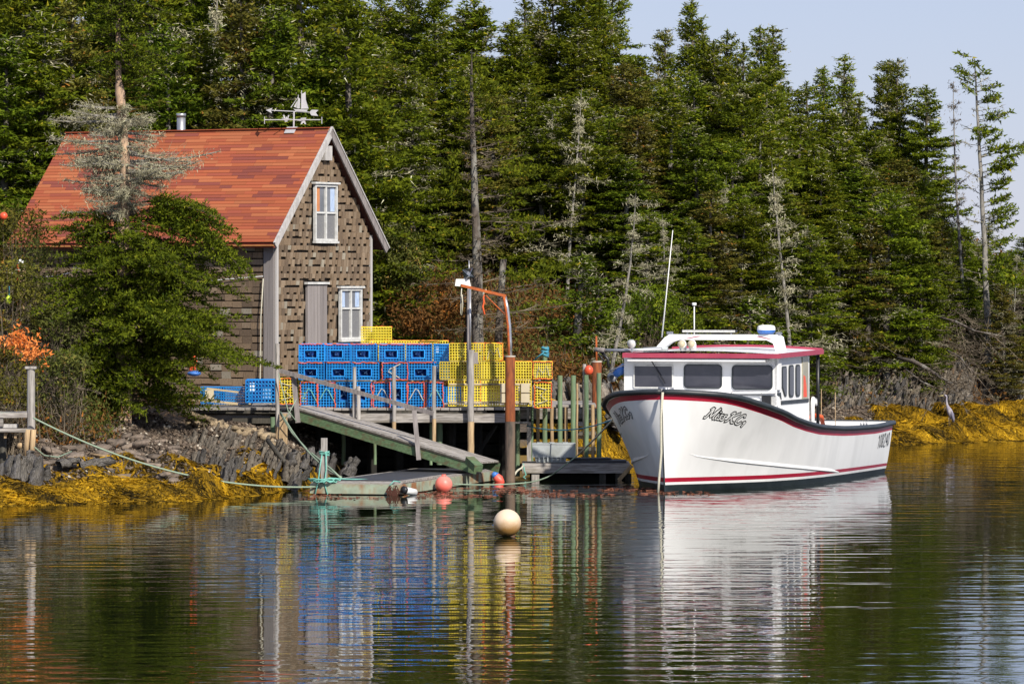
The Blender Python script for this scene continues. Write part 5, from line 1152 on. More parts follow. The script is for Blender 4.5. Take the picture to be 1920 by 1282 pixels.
MB().box((xc, YS_ + .3, (zt + Zp(857, YS_)) / 2), (tw, .62, zt - Zp(857, YS_))).build('body', M['tote'], tt)
MB().prism([(xc - tw * .45, YS_ + .03, Zp(857, YS_) - .002), (xc + tw * .3, YS_ + .03, Zp(857, YS_) - .002), (xc + tw * .26, YS_ + .03, ZS + .01), (xc - tw * .4, YS_ + .03, ZS + .01)], Vector((0, .5, 0))).build('base', M['tote'], tt)
for k in range(7): MB().box((xc - tw * .34 + k * tw * .1, YS_ - .02, Zp(861, YS_)), (.03, .06, .1)).build('rib', M['tote'], tt)
MB().box((xc, YS_ + .3, zt + .012), (tw * 1.01, .64, .024)).build('rim', M['tote'], tt)
for i, px in enumerate((1012, 1035, 1060)): MB().box((Xp(px, YS_), YS_ + .3, zt + .03), (.12, .5, .014)).build('skid', M['tote'], tt)
rope('bow_line', sag(P(1189, 742, 102.9), P(1085, 852, 107), .03, 8) , .022, M['rope_pale'], 'pale line from the bow rail down to the landing stage')
rope('bow_line', sag(P(1085, 852, 107), P(1035, 890, 106.9), .0, 4) + sag(P(1035, 890, 106.9), P(985, 905, 104), .03, 5) + sag(P(985, 905, 104), P(850, 907, 103), .03, 5), .016, M['rope_green'], 'greenish line from the landing stage along the water to the red buoy')
rope('stem_rope', wobble([P(1243, 735, 100.85), P(1240, 780, 100.8), P(1239, 850, 100.75), P(1236, 900, 100.7), P(1234, 928, 100.7)], .01, 4), .028, M['rope_pale'], 'thick pale rope hanging from the stem straight down into the water')
rope('thin_dark_line', [P(1177, 752, 102.6), P(1172, 780, 102.8), P(1160, 832, 103.4)], .008, M['rope_dark'], 'thin dark line against the shaded side of the bow')
rope('blue_mooring_line', sag(P(988, 798, 108.3), P(1150, 786, 104.5), .16, 14), .014, M['rope_blue'], 'thin blue line sagging across the green posts to the boat')
rope('stage_line', wobble(sag(P(982, 872, 107), P(955, 901, 106.5), -.02, 6), .02, 3), .024, M['rope_pale'], 'pale rope dropping from the left end of the landing stage')
rope('stage_line', wobble([P(980, 868, 107), P(984, 882, 107), P(986, 890, 107), P(981, 893, 107), P(986, 898, 107)], .015, 2), .016, M['rope_teal'], 'teal rope end knotted at the left end of the landing stage')

# ------------------------------------------------------------------ left jetty
YJ = 98.2; jt = thing('jetty', P(30, 820, YJ), 'end of a small grey jetty at the left edge above the rocks', 'jetty')
o = MB().tube([P(58, 860, YJ), P(58.3, 790, YJ), P(58, 691, YJ)], .082, 12).build('post', M['wood_v'], jt, True, auto=40); MB().box(P(58, 689, YJ), (.23, .2, .05)).build('cap', M['wood_v'], o)
for px, py in ((49, 857), (60, 862)): MB().tube([P(px - 1, py, YJ - .1), P(px + 3, 805, YJ - .1)], .055, 8).build('prop', M['wood_tan'], jt, True)
MB().box(P(8, 778, YJ), (.95, .14, .1)).build('beam', M['wood'], jt); MB().tube([P(-40, 807, YJ - .1), P(54, 807, YJ - .1)], .045, 8).build('beam', M['wood'], jt, True)
MB().box(P(5, 798, YJ + .2), (.6, .3, .08)).build('beam', M['trim'], jt); MB().tube([P(-40, 773, YJ - .05), P(50, 775, YJ - .05)], .012, 5).build('hose', M['rope_green'], jt)
for i in range(8): piece('plank', jt, M['wood'], P(-40 + i * 12, 774, YJ + .7) , (.12, 1.3, .04))
for px in (10, 29): MB().box(P(px, 815, YJ), (.05, .06, .14)).build('peg', M['wood_tan'], jt)
MB().box(P(3, 788, YJ), (.07, .08, .24)).build('peg', M['wood'], jt); MB().tube([P(38, 835, YJ), P(36, 836, YJ + .6)], .06, 9).build('log', M['wood_tan'], jt, True)
for px in (-20, 5): MB().tube([P(px, 940, YJ + .6), P(px, 800, YJ + .6)], .08, 8).build('leg', M['wood_dark'], jt, True)
# ------------------------------------------------------------------ slate ledges: every slab a piece
def slab_mesh(seed, m):
    g = np.random.default_rng(seed); nx_, nz_ = 5, 7; V = []; 
    for k in range(nz_ + 1):
        t = k / nz_; wid = (1 - .55 * t ** 1.6) * g.uniform(.8, 1.1); thk = (1 - .6 * t ** 1.5) * g.uniform(.75, 1.15); ox = g.uniform(-.1, .1) + .12 * t; oy = g.uniform(-.1, .1)
        for (cx, cy) in ((-.5, -.5), (-.1, -.68), (.3, -.55), (.5, -.3), (.5, .5), (-.5, .5)): V.append((cx * wid + ox + g.uniform(-.07, .07), cy * thk + oy + g.uniform(-.14, .14), t + g.uniform(-.05, .05) * (0 < k < nz_) + (g.uniform(-.13, .0) if k == nz_ else 0)))
    Fq = []
    for k in range(nz_):
        for j in range(6): j2 = (j + 1) % 6; Fq += [(k*6+j, k*6+j2, (k+1)*6+j2), (k*6+j, (k+1)*6+j2, (k+1)*6+j)]
    top_ = nz_ * 6; Fq += [(top_, top_ + i, top_ + i + 1) for i in range(1, 5)]
    return arr_mesh('slab', np.array(V), np.array(Fq), m)
SL_ = {k: [slab_mesh(s + 10 * i, M[k]) for s in range(6)] for i, k in enumerate(('slate', 'slate_dark', 'slate_rust'))}
def ledge(name, label, spots, seed):
    """spots: (px, bottom row, width px, height px, distance, kind, lean)"""
    q = random.Random(seed); p0 = spots[0]; c = P(p0[0], p0[1], p0[4]); o = thing(name, (c.x, c.y, 0), label, 'rock ledge')
    for px, pb, w, h, Y, k, lean in spots:
        s = link_mesh('slab', q.choice(SL_[k]), o); b = P(px, pb, Y) - o.location; sc_ = Y / F
        s.location = b; s.scale = (w * sc_, w * sc_ * q.uniform(1.0, 1.8), h * sc_); s.rotation_euler = (R(q.uniform(-14, 4)), R(lean + q.uniform(-7, 7)), R(q.uniform(-30, 30)))
    return o
q = random.Random(5); sp = []
for i in range(150):
    px = 322 + 235 * q.random(); top_ = np.interp(px, [325, 370, 430, 500, 545], [832, 808, 804, 826, 846]); dep = q.random()
    bot = np.interp(px, [325, 400, 480, 545], [868, 872, 890, 900]); yb = top_ + 30 + (bot - top_ - 10) * dep; Y = 104.5 - dep * 3.2
    sp.append((px, yb, q.uniform(7, 13), q.uniform(26, 52), Y, 'slate' if dep < .85 else 'slate_dark', 14))
ledge('slate_ledge', 'grey ledge of upright slate below the left end of the wharf', sp, 1)
sp = [(430 + q.uniform(-16, 16), 914 + q.uniform(-6, 4), q.uniform(10, 17), q.uniform(30, 52), 99.6 + q.uniform(-.3, .5), 'slate_dark', 8) for i in range(12)]
ledge('slate_ledge', 'small dark slate outcrop in the rockweed near the float', sp, 2)
sp = [(x_ + q.uniform(-4, 4), b_ , w_, h_, 97.2 + q.uniform(-.4, .4), 'slate_dark', 5) for x_, b_, w_, h_ in ((4, 925, 24, 70), (-12, 930, 26, 66), (38, 918, 26, 66), (30, 900, 20, 50), (62, 922, 26, 52), (70, 890, 20, 38), (12, 905, 22, 56), (50, 885, 20, 44), (-5, 945, 20, 50), (84, 900, 16, 30))]
ledge('slate_ledge', 'black slate slabs under the small jetty at the left edge', sp, 3)
sp = [(x_, b_, w_, h_, 98.5, 'slate_dark', 70) for x_, b_, w_, h_ in ((128, 916, 20, 60), (150, 876, 22, 70), (110, 872, 18, 46), (178, 893, 14, 40))]
ledge('slate_ledge', 'low flat slate slabs lying in the rockweed at left', sp, 4)
sp = [(x_ + q.uniform(-6, 6), b_ + q.uniform(-6, 6), q.uniform(12, 22), q.uniform(26, 46), 103 + q.uniform(-.6, .6), 'slate_dark', 20) for x_, b_ in ((590, 870), (605, 878), (575, 862), (620, 885), (640, 890), (600, 890), (560, 880), (655, 893), (540, 880), (570, 895))]
ledge('slate_ledge', 'dark wet rocks under the wharf behind the float', sp, 5)
for tier, (n_, lab) in enumerate(((280, 'lower tier of the grey slate cliff behind the stern, just above the weed'), (260, 'upper tier of the slate cliff behind the stern, overhung by dead boughs'))):
    sp = []
    for i in range(n_):
        px = q.uniform(1535, 1815); base = np.interp(px, [1535, 1600, 1650, 1700, 1760, 1815], [790, 786, 780, 786, 774, 768]) + 5 * math.sin(px * .07)
        yd = float(ysh((px - 960) * 135 / F))
        if tier == 0: dd = q.random(); yb = base + 12 - 26 * dd; h = q.uniform(16, 46); Y = yd + 4.4 + 1.1 * dd
        else: dd = q.random(); yb = base - 26 - 34 * dd; h = q.uniform(20, 50); Y = yd + 5.7 + 1.6 * dd
        sp.append((px, yb, q.uniform(4, 12) * (1.7 if q.random() < .12 else 1), h, Y, q.choices(('slate', 'slate_dark', 'slate_rust'), (6, 3, 1.4))[0], 16 + 9 * math.sin(px * .05 + tier)))
    ledge('slate_cliff', lab, sp, 6 + 20 * tier)
sp = [(q.uniform(1810, 1935), q.uniform(735, 768), q.uniform(14, 26), q.uniform(30, 60), 141 + q.uniform(-.5, 1), q.choice(('slate_dark', 'slate')), 14) for i in range(36)]
ledge('slate_cliff', 'shadowed slate cliff end beneath the dead boughs at the right edge', sp, 7)
sp = [(q.uniform(1000, 1175), q.uniform(742, 768), q.uniform(12, 24), q.uniform(26, 44), 122.5 + q.uniform(-.5, .8), q.choice(('slate_dark', 'slate')), -18) for i in range(40)]
ledge('slate_ledge', 'grey slate outcrop on the shore behind the green posts', sp, 8)
sp = [(q.uniform(1135, 1180), q.uniform(785, 812), q.uniform(12, 20), q.uniform(18, 30), 121 + q.uniform(-.5, .8), 'slate_dark', 18) for i in range(14)]
ledge('slate_ledge', 'dark rocks above the golden weed just left of the bow', sp, 9)
# loose angular stones by the wharf
def stone_mesh(seed, m):
    g = np.random.default_rng(seed); V = np.array([(x, y, z) for z in (-1, 1) for y in (-1, 1) for x in (-1, 1)], float) * .5 * g.uniform(.75, 1.2, (8, 3))
    return arr_mesh('stone', V, np.array([(0,2,3,1),(4,5,7,6),(0,1,5,4),(1,3,7,5),(3,2,6,7),(2,0,4,6)]), m)
ST = [stone_mesh(i, M['stone_tan']) for i in range(5)] + [stone_mesh(9 + i, M['stone_grey']) for i in range(4)]
pile_o = thing('stone_pile', P(420, 815, 105), 'heap of loose angular tan stones spilling under the left end of the wharf', 'stone pile')
for i in range(120):
    px = q.uniform(350, 510); t = (px - 350) / 160; py = np.interp(px, [350, 400, 450, 505], [790, 806, 815, 830]) + q.uniform(-14, 16); Y = 105.3 + q.uniform(-.4, .5)
    s = link_mesh('stone', ST[q.randrange(5)], pile_o); s.location = P(px, py, Y) - pile_o.location; w_ = q.uniform(.1, .2); s.scale = (w_ * 1.3, w_, w_ * q.uniform(.5, .9)); s.rotation_euler = (q.uniform(-.5, .5), q.uniform(-.5, .5), q.uniform(0, 6))
for px, py, w_, h_ in ((374, 782, 34, 10), (396, 787, 26, 10), (380, 796, 30, 9)):
    s = link_mesh('timber_offcut', ST[0], pile_o); s.location = P(px, py, 105) - pile_o.location; s.scale = (w_ * 104 / F, .12, h_ * 104 / F); s.rotation_euler = (0, R(22), 0)
bs = 0
for i in range(70):
    px = q.uniform(80, 330); py = q.uniform(800, 880); Y = float(np.interp(py, [800, 830, 860, 900], [104, 101.6, 99.6, 98])); X = (px - 960) * Y / F
    o = link_mesh('beach_stone', ST[5 + q.randrange(4)]); o.location = (X, Y, float(gz(X, Y)) + .03); w_ = q.uniform(.12, .3); o.scale = (w_ * 1.3, w_, w_ * .5); o.rotation_euler = (q.uniform(-.3, .3), q.uniform(-.3, .3), q.uniform(0, 6))
    tag(o, 'loose flattish stone on the small beach left of the wharf', 'stone', 'larger stones on the beach')
lg = MB().tube([P(502, 825, 103.5), P(520, 850, 103), P(540, 872, 102.6)], .05, 8).build('driftwood_log', M['wood_dark'], None, True); tag(lg, 'dark driftwood log leaning on the rocks under the wharf post', 'log')
lg = MB().tube([P(170, 851, 100.5), P(200, 856, 100.4), P(215, 858, 100.3)], .03, 7).build('driftwood_stick', M['wood_tan'], None, True); tag(lg, 'pale driftwood stick on the beach pebbles', 'stick')
# fallen trunks over the cliff
def fallen(pts, r, label):
    o = thing('fallen_trunk', pts[0], label, 'fallen trunk'); r = [x * .7 for x in r]; MB().tube(wobble(pts, .05, len(label)), r, 8).build('trunk', M['bark'], o, True)
    g = np.random.default_rng(len(label)); n = 16; t = g.uniform(.25, 1, n) * (len(pts) - 1); i = np.minimum(t.astype(int), len(pts) - 2); A = np.array([list(p) for p in pts]); b = A[i] + (A[i+1] - A[i]) * (t - i)[:, None] - np.array(list(o.location))
    d = norm((A[-1] - A[0])[None] * .5 + g.normal(size=(n, 3)) * [.8, .4, .8]); z0 = np.zeros(n); V, rv = spikes(g, b, d, g.uniform(.4, 1.1, n), z0 + .1, z0, 7, .4, .02); link_mesh('twigs', tris('twigs', V, rv, M['leaf_twig']), o)
fallen([P(1680, 674, 136.5), P(1715, 680, 136), P(1745, 692, 135.6), P(1772, 712, 135.2), P(1800, 735, 135)], [.07, .09, .08, .06, .04], 'curved bare trunk hanging over the slate cliff above the heron')
fallen([P(1755, 590, 137.5), P(1790, 604, 137), P(1830, 622, 136.6), P(1875, 630, 136.3)], [.03, .05, .04, .02], 'bare reddish bough reaching right above the slate cliff')
fallen([P(1780, 655, 137), P(1800, 672, 136.5), P(1815, 690, 136), P(1830, 702, 135.8)], [.04, .05, .04, .03], 'thin pale trunk slanting down right above the cliff end')
fallen([P(1700, 690, 135.8), P(1725, 715, 135.3), P(1760, 734, 135)], [.03, .035, .02], 'thin pale stick leaning down across the slate cliff')

# ------------------------------------------------------------------ heron
def heron():
    Y = 131.5; o = thing('heron', P(1782, 797, Y), 'grey heron standing on the golden weed facing left', 'heron')
    def H(x, y, dy=0): v = P(1740 + x / 16.03, 720 + y / 16.03, Y); v.y += dy; return v
    sc_ = Y / F / 16.03
    mb = MB(); pts = [H(755, 1150), H(735, 1060), H(700, 950), H(665, 850), H(630, 760), H(595, 690), H(570, 610), H(556, 520), H(556, 440), H(560, 385), H(540, 348), H(505, 335), H(465, 340)]
    rr_ = [12, 42, 75, 88, 76, 52, 36, 27, 24, 25, 30, 32, 18]; mb.tube(pts, [r * sc_ for r in rr_], 12); body = mb.build('body', mat('heron_grey', (.34, .31, .36), (.24, .22, .28), .8, 8, c3=(.5, .45, .4), scale3=5), o, True)
    MB().tube([H(470, 342), H(400, 348), H(305, 353)], [15 * sc_, 12 * sc_, 2 * sc_], 8).build('bill', mat('heron_bill', (.6, .5, .2), (.5, .42, .2), .5), o, True)
    MB().tube([H(775, 1160, -.03), H(760, 1050, -.05), H(720, 900, -.06), H(670, 800, -.05)], [6 * sc_, 40 * sc_, 55 * sc_, 20 * sc_], 8).build('wing', mat('heron_wing', (.2, .19, .25), (.14, .13, .18), .8, 10), o, True)
    MB().tube([H(480, 322), H(530, 318), H(580, 360)], [5 * sc_, 10 * sc_, 3 * sc_], 6).build('crest', M['black'], o, True); MB().box(H(500, 335, -.03), (.012, .01, .012)).build('eye', M['black'], o)
    for dx, dy in ((0, -.02), (35, .03)): MB().tube([H(620 + dx, 1000, dy), H(625 + dx, 1100, dy), H(628 + dx, 1260, dy)], [.02, .009, .009], 6).build('leg', mat('heron_leg', (.2, .15, .08), (.15, .11, .06), .7), o, True)
heron()
# ------------------------------------------------------------------ the boat; local x = aft from the stem, y = to starboard, z = up
PHI = R(19); BX, BY = (1241 - 960) * 101 / F, 101.0
boat = thing('fishing_boat', (BX, BY, 0), 'white lobster boat with maroon stripes and a raised wheelhouse', 'fishing boat', rz=math.atan2(math.cos(PHI), math.sin(PHI)))
LB = 11.95
bs_s = [0, .08, .3, .6, 1, 1.6, 2.5, 4, 6, 8.6, 10.6, LB]; bs_b = [0.02, .38, .86, 1.22, 1.52, 1.8, 1.98, 2.08, 2.1, 2.08, 2.02, 1.92]
zs_s = [0, .6, 1, 1.6, 2.5, 3.2, 4, 5, 6, 7, 8, 10, LB]; zs_z = [2.11, 2.04, 1.95, 1.8, 1.62, 1.47, 1.35, 1.25, 1.2, 1.16, 1.14, 1.12, 1.15]
wl_s = [0, .15, .4, 1, 2, 3, 4.5, 6, 8, LB]; wl_b = [0.01, .04, .16, .5, 1.05, 1.45, 1.75, 1.85, 1.85, 1.72]
def smooth(xs, ys, x):
    x = float(x); e = .12 if x > .25 else .02; return (np.interp(x - e, xs, ys) + np.interp(x, xs, ys) + np.interp(x + e, xs, ys)) / 3 if x > .1 else float(np.interp(x, xs, ys))
def bsh(s): return float(smooth(bs_s, bs_b, s))
def zsh(s): return float(smooth(zs_s, zs_z, s))
def bwl(s): return float(smooth(wl_s, wl_b, s))
def rake(z): return .22 * max(0, 1 - z / 2.1) ** 1.5                      # the stem leans aft towards the keel
def hb(s, z):
    """half-breadth of the hull at station s, height z"""
    zs = zsh(s); t = max(0.0, min(1.0, z / zs)); p = 1.15 - .35 * min(1, s / 5)
    if z < 0: return bwl(s) * (1 - min(1, -z / .6)) ** .6
    p = np.interp(s, [0, 1, 3, 6, 11], [1.25, 1.3, 1.1, .8, .7]); return bwl(s) + (bsh(s) - bwl(s)) * t ** p
def HP(s, z, side=-1, off=0.0):
    r = rake(max(z, -.3)) * max(0, 1 - s / 3.0); e = .03; b = hb(s, z)
    n = Vector((-(hb(s + e, z) - hb(max(s - e, 0), z)) / (e + min(e, s) if s > 0 else e), 1, -(hb(s, z + e) - hb(s, z - e)) / (2 * e))); n.normalize()
    v = Vector((s + r, b, z)) + n * off; return Vector((v.x, v.y * side, v.z))
stn = list(np.linspace(0, 1, 16) ** 1.6 * 1.6) + list(np.linspace(1.75, LB, 50))
def zb0(s): return .14 - .05 * s / LB
bands = {'bottom_paint': ('navy', [lambda s: -.6, lambda s: -.3, lambda s: 0, zb0]),
 'lower_white': ('gel', [zb0, lambda s: zb0(s) + .055]), 'boot_stripe': ('maroon', [lambda s: zb0(s) + .055, lambda s: zb0(s) + .15 - .03 * s / LB]),
 'topsides': ('gel', [(lambda s, k=k: (zb0(s) + .15 - .03 * s / LB) + (zsh(s) - .17 - (zb0(s) + .15 - .03 * s / LB)) * k / 12) for k in range(13)]),
 'sheer_stripe': ('maroon', [lambda s: zsh(s) - .17, lambda s: zsh(s) - .06]), 'top_strake': ('gel', [lambda s: zsh(s) - .06, lambda s: zsh(s)])}
hull = None
for nm, (mm, rows) in bands.items():
    mb = MB()
    for side in (-1, 1):
        vs = [HP(s, f(s), side) for f in rows for s in stn]; n = len(stn)
        fs = [(k*n+i, k*n+i+1, (k+1)*n+i+1, (k+1)*n+i) for k in range(len(rows) - 1) for i in range(n - 1)]; mb.add(vs, fs)
        # transom strip
    vs = []
    for f in rows: z = f(LB); a = HP(LB, z, -1); b = HP(LB, z, 1); vs += [a, b]
    mb.add(vs, [(2*k, 2*k+1, 2*k+3, 2*k+2) for k in range(len(rows) - 1)])
    o = mb.build(nm, M[mm], boat, True, origin=(0, 0, 0), auto=35)
MB().tube([(rake(z) - .012, 0, z) for z in np.linspace(-.3, 2.05, 14)], .018, 6).build('stem_band', M['rubber'], boat, True, origin=(0, 0, 0))
mb = MB()
for side in (-1, 1): mb.tube([HP(s, zsh(s), side, .02) for s in stn], .058, 8)
mb.tube([HP(LB, zsh(LB), -1, .02), HP(LB, zsh(LB), 1, .02)], .055, 8); mb.build('rub_rail', M['rubber'], boat, True, origin=(0, 0, 0))
for side in (-1, 1):
    mb = MB(); ss = np.linspace(.45, 7.2, 40); zz = [.78 - .62 * ((s - .45) / 6.75) ** .65 + .02 for s in ss]; vs = []
    for s, z in zip(ss, zz): f = min(1, (s - .45) / 1.2) * min(1, (7.2 - s) / .8 + .05); vs += [HP(s, z + .06 * f, side, .001), HP(s, z, side, .004 + .02 * f), HP(s, z - .025, side, .002)]
    mb.add(vs, [(3*i+j, 3*i+3+j, 3*i+4+j, 3*i+1+j) for i in range(len(ss) - 1) for j in (0, 1)]); mb.build('spray_rail', M['gel'], boat, False, origin=(0, 0, 0))
# decks: foredeck to the wheelhouse and side decks, cockpit behind
mb = MB(); rows = [s for s in stn if s < 5.6]; vs = []; fs = []
for s in rows:
    for k in range(9): t = k / 4 - 1; b = bsh(s) * t; vs.append((s, b, zsh(s) - .03 + .08 * (1 - t * t)))
for i in range(len(rows) - 1): fs += [(9*i+k, 9*i+9+k, 9*i+10+k, 9*i+1+k) for k in range(8)]
mb.add(vs, fs); mb.build('foredeck', M['gel'], boat, True, origin=(0, 0, 0))
mb = MB(); ss = [s for s in stn if s > 5.3]
for side in (-1, 1):
    vs = []
    for s in ss: b = bsh(s); vs += [(s, side * b, zsh(s) + .01), (s, side * (b - .2), zsh(s) + .015), (s, side * (b - .2), .62)]
    mb.add(vs, [(3*i+j, 3*i+3+j, 3*i+4+j, 3*i+1+j) for i in range(len(ss) - 1) for j in (0, 1)])
mb.box((LB - .1, 0, zsh(LB) + .0), (.2, 3.8, .03)); mb.box((LB - .2, 0, .9), (.04, 3.6, .55)); mb.box((8.6, 0, .6), (6.5, 3.7, .04)); mb.build('cockpit', M['gel'], boat, False, origin=(0, 0, 0))
MB().tube(wobble([(7.0, -1.6, 1.25), (6.5, -1.7, 1.42), (6.2, -1.65, 1.46), (6.0, -1.5, 1.42)], .01, 2), .05, 8).build('orange_hose', M['rope_orange'], boat, True, origin=(0, 0, 0))
for s, b in ((8.3, -1.2), (9.5, -1.2)): MB().tube([(s, b, .62), (s, b, 2.0 if s < 8.5 else 1.9)], .009, 5).build('thin_pole', M['wood_tan'], boat, True, origin=(0, 0, 0))
for k in range(3): MB().tube([(9.7 + .25 * k, -1.75, zsh(9.5) + .02), (9.7 + .25 * k, -1.75, zsh(9.5) + .09)], .02, 6).build('cleat', M['steel'], boat, True, origin=(0, 0, 0))
# wheelhouse
WF, WB, HW, ZT = 2.78, 5.35, 1.72, 2.86
mb = MB()
def wall(mb, pts): mb.prism(pts[0], pts[1])
mb.box((WF + .04, 0, 2.12), (.08, 2 * HW, 1.5)); mb.box(((WF + WB) / 2 + .1, -HW + .03, 2.02), (WB - WF - .1, .06, 1.65)); mb.box(((WF + WB) / 2 + .1, HW - .03, 2.02), (WB - WF - .1, .06, 1.65)); mb.box((WB - .05, .7, 2.0), (.06, 1.9, 1.6))
house = mb.build('wheelhouse', M['gel'], boat, False, origin=(0, 0, 0))
mb = MB(); mb.box((WF + .1, -HW, 2.5), (.2, .1, .8)); mb.build('corner_post', M['gel'], house, origin=(0, 0, 0))
# roof with maroon edge
def roofz(s, b): return ZT + .075 * (1 - (b / 1.85) ** 2) + .012 * (s - 2.5)
mb = MB(); ss = np.linspace(2.5, 6.0, 9); bb = np.linspace(-1.85, 1.62, 13); vs = [(s, b, roofz(s, b)) for s in ss for b in bb]; mb.add(vs, [(13*i+k, 13*i+13+k, 13*i+14+k, 13*i+1+k) for i in range(8) for k in range(12)])
vs = [(s, b, ZT - .06) for s in (2.55, 5.95) for b in (-1.8, 1.58)]; mb.add(vs, [(0, 1, 3, 2)]); rf = mb.build('roof', M['gel'], boat, True, origin=(0, 0, 0))
mb = MB(); mb.box((2.47, -.115, ZT - .03), (.06, 3.53, .1)); mb.box((4.25, -1.86, ZT - .005), (3.5, .05, .1), Matrix.Rotation(-math.atan(.012), 3, 'Y')); mb.box((4.25, 1.63, ZT - .005), (3.5, .05, .1), Matrix.Rotation(-math.atan(.012), 3, 'Y'))
for k in range(12): b0, b1 = -1.85 + 3.47 * k / 12, -1.85 + 3.47 * (k + 1) / 12; mb.beam((6.02, b0, roofz(6, b0) - .0), (6.02, b1, roofz(6, b1)), .05, .1)
mb.build('roof_edge', M['roof_maroon'], rf, origin=(0, 0, 0))
MB().box((2.62, 0, ZT - .13), (.28, 3.1, .05)).build('visor', M['gel'], house, origin=(0, 0, 0))
def rrect(cx, cz, w, h, r, n=4):
    out = []
    for sx, sz, a0 in ((1, 1, 0), (-1, 1, 90), (-1, -1, 180), (1, -1, 270)):
        for k in range(n + 1): a = R(a0 + 90 * k / n); out.append((cx + sx * (w / 2 - r) + r * math.cos(a), cz + sz * (h / 2 - r) + r * math.sin(a)))
    return out
def front_win(b0, b1, z0, z1, r, m_rim, plain=False):
    x = WF; cy, cz = (b0 + b1) / 2, (z0 + z1) / 2; w_, h_ = abs(b1 - b0), z1 - z0
    o_, i_ = rrect(cy, cz, w_, h_, r), rrect(cy, cz, w_ - .05, h_ - .05, max(.01, r - .025)); n = len(o_); mb = MB()
    vs = [(x - .03, a, b) for a, b in o_] + [(x - .03, a, b) for a, b in i_] + [(x + .01, a, b) for a, b in o_] + [(x + .0, a, b) for a, b in i_]
    fs = [(k, (k+1) % n, n + (k+1) % n, n + k) for k in range(n)] + [(k, 2*n + k, 2*n + (k+1) % n, (k+1) % n) for k in range(n)] + [(n + k, n + (k+1) % n, 3*n + (k+1) % n, 3*n + k) for k in range(n)]
    mb.add(vs, fs); wn_ = mb.build('window', m_rim, house, origin=(0, 0, 0))
    mb = MB().add([(x - .012, a, b) for a, b in i_], [tuple(range(n))]); mb.build('pane', M['glass'], wn_, origin=(0, 0, 0)); return wn_
front_win(-1.63, -.72, 2.1, 2.63, .09, M['rubber']); front_win(-.5, .36, 2.12, 2.64, .09, M['rubber'])
wn_ = front_win(.6, 1.5, 2.12, 2.62, .03, M['frame_white']); MB().beam((WF - .05, .78, 2.22), (WF - .06, 1.12, 2.78), .015, .02).build('wiper', M['black'], wn_, origin=(0, 0, 0))
mb = MB(); mb.box((WF - .02, 0, 2.03), (.04, 3.4, .02)); mb.tube([(WF - .07, -1.42, 2.0), (WF - .1, -1.4, 2.05), (WF - .1, -.75, 2.06), (WF - .07, -.72, 2.0)], .014, 6); mb.tube([(WF - .07, .1, 2.02), (WF - .09, .1, 2.05), (WF - .09, -.35, 2.05)], .014, 6); mb.build('grab_rail', M['alu'], house, True, origin=(0, 0, 0))
def side_poly(name, pts, m, out=.02, par=None, thick=.02):
    mb = MB().prism([(s, -HW - out, z) for s, z in pts], (0, -thick, 0)); return mb.build(name, m, par or house, origin=(0, 0, 0))
for s0, s1, zl in ((3.12, 3.52, .25), (3.70, 4.08, 0), (4.24, 4.6, 0)):
    pts = rrect((s0 + s1) / 2, 2.27, s1 - s0, .7, .1)
    if zl: pts = [(s, z) for s, z in pts if not (z < 2.1 and s < s0 + .2)][:]; pts = pts + []
    if zl: pts = [(3.52 - .0, 2.52), (3.48, 2.6), (3.2, 2.6), (3.12, 2.53), (3.15, 2.14), (3.36, 1.95), (3.48, 1.94), (3.52, 2.0)]
    sw = side_poly('window', pts, M['rubber'], .0, None, .02); cs = sum(p[0] for p in pts) / len(pts); cz = sum(p[1] for p in pts) / len(pts); side_poly('pane', [(cs + (s - cs) * .8, cz + (z - cz) * .9) for s, z in pts], M['glass'], .021, sw, .006)
cu = side_poly('clear_curtain', [(4.78, 1.86), (5.28, 1.86), (5.24, 2.78), (4.78, 2.78)], mat('yellowed_vinyl', (.4, .37, .27), (.3, .28, .2), .15, 3), .0)
side_poly('lifejacket', [(4.85, 1.9), (5.12, 1.9), (5.08, 2.15), (4.98, 2.35), (4.86, 2.38)], M['orange_float'], .021, cu, .004)
side_poly('side_stripe', [(3.1, 1.78), (5.3, 1.78), (5.3, 1.86), (3.1, 1.86)], M['rubber'], .0); side_poly('trim_line', [(2.8, 2.04), (3.05, 2.04), (3.1, 1.88), (3.0, 1.96), (2.8, 1.99)], M['rubber'], .0)
MB().box((2.83, -1.9 + .3, 1.86), (.1, .3, .2)).build('trunk_front', M['gel'], house, origin=(0, 0, 0)); MB().box((WF - .03, -1.5, 1.86), (.06, .2, .22)).build('vent', M['black'], house, origin=(0, 0, 0))
MB().box((WF - .005, 0, 1.98), (.03, 3.4, .012)).build('trim_line', M['rubber'], house, origin=(0, 0, 0))
for b in (-1.75, 1.75): MB().tube([(6.0 - .1 * (b > 0), min(b, 1.58), .7 if b > 0 else 1.15), (6.0 - .1 * (b > 0), min(b, 1.58), ZT)], .04, 8).build('aft_post', M['black'], house, True, origin=(0, 0, 0))
MB().tube([(5.55, -1.75, 1.15), (5.55, -1.75, 1.75), (5.62, -1.75, 1.85), (5.75, -1.75, 1.83), (5.8, -1.75, 1.7)], .05, 8).build('exhaust_vent', M['gel'], house, True, origin=(0, 0, 0))
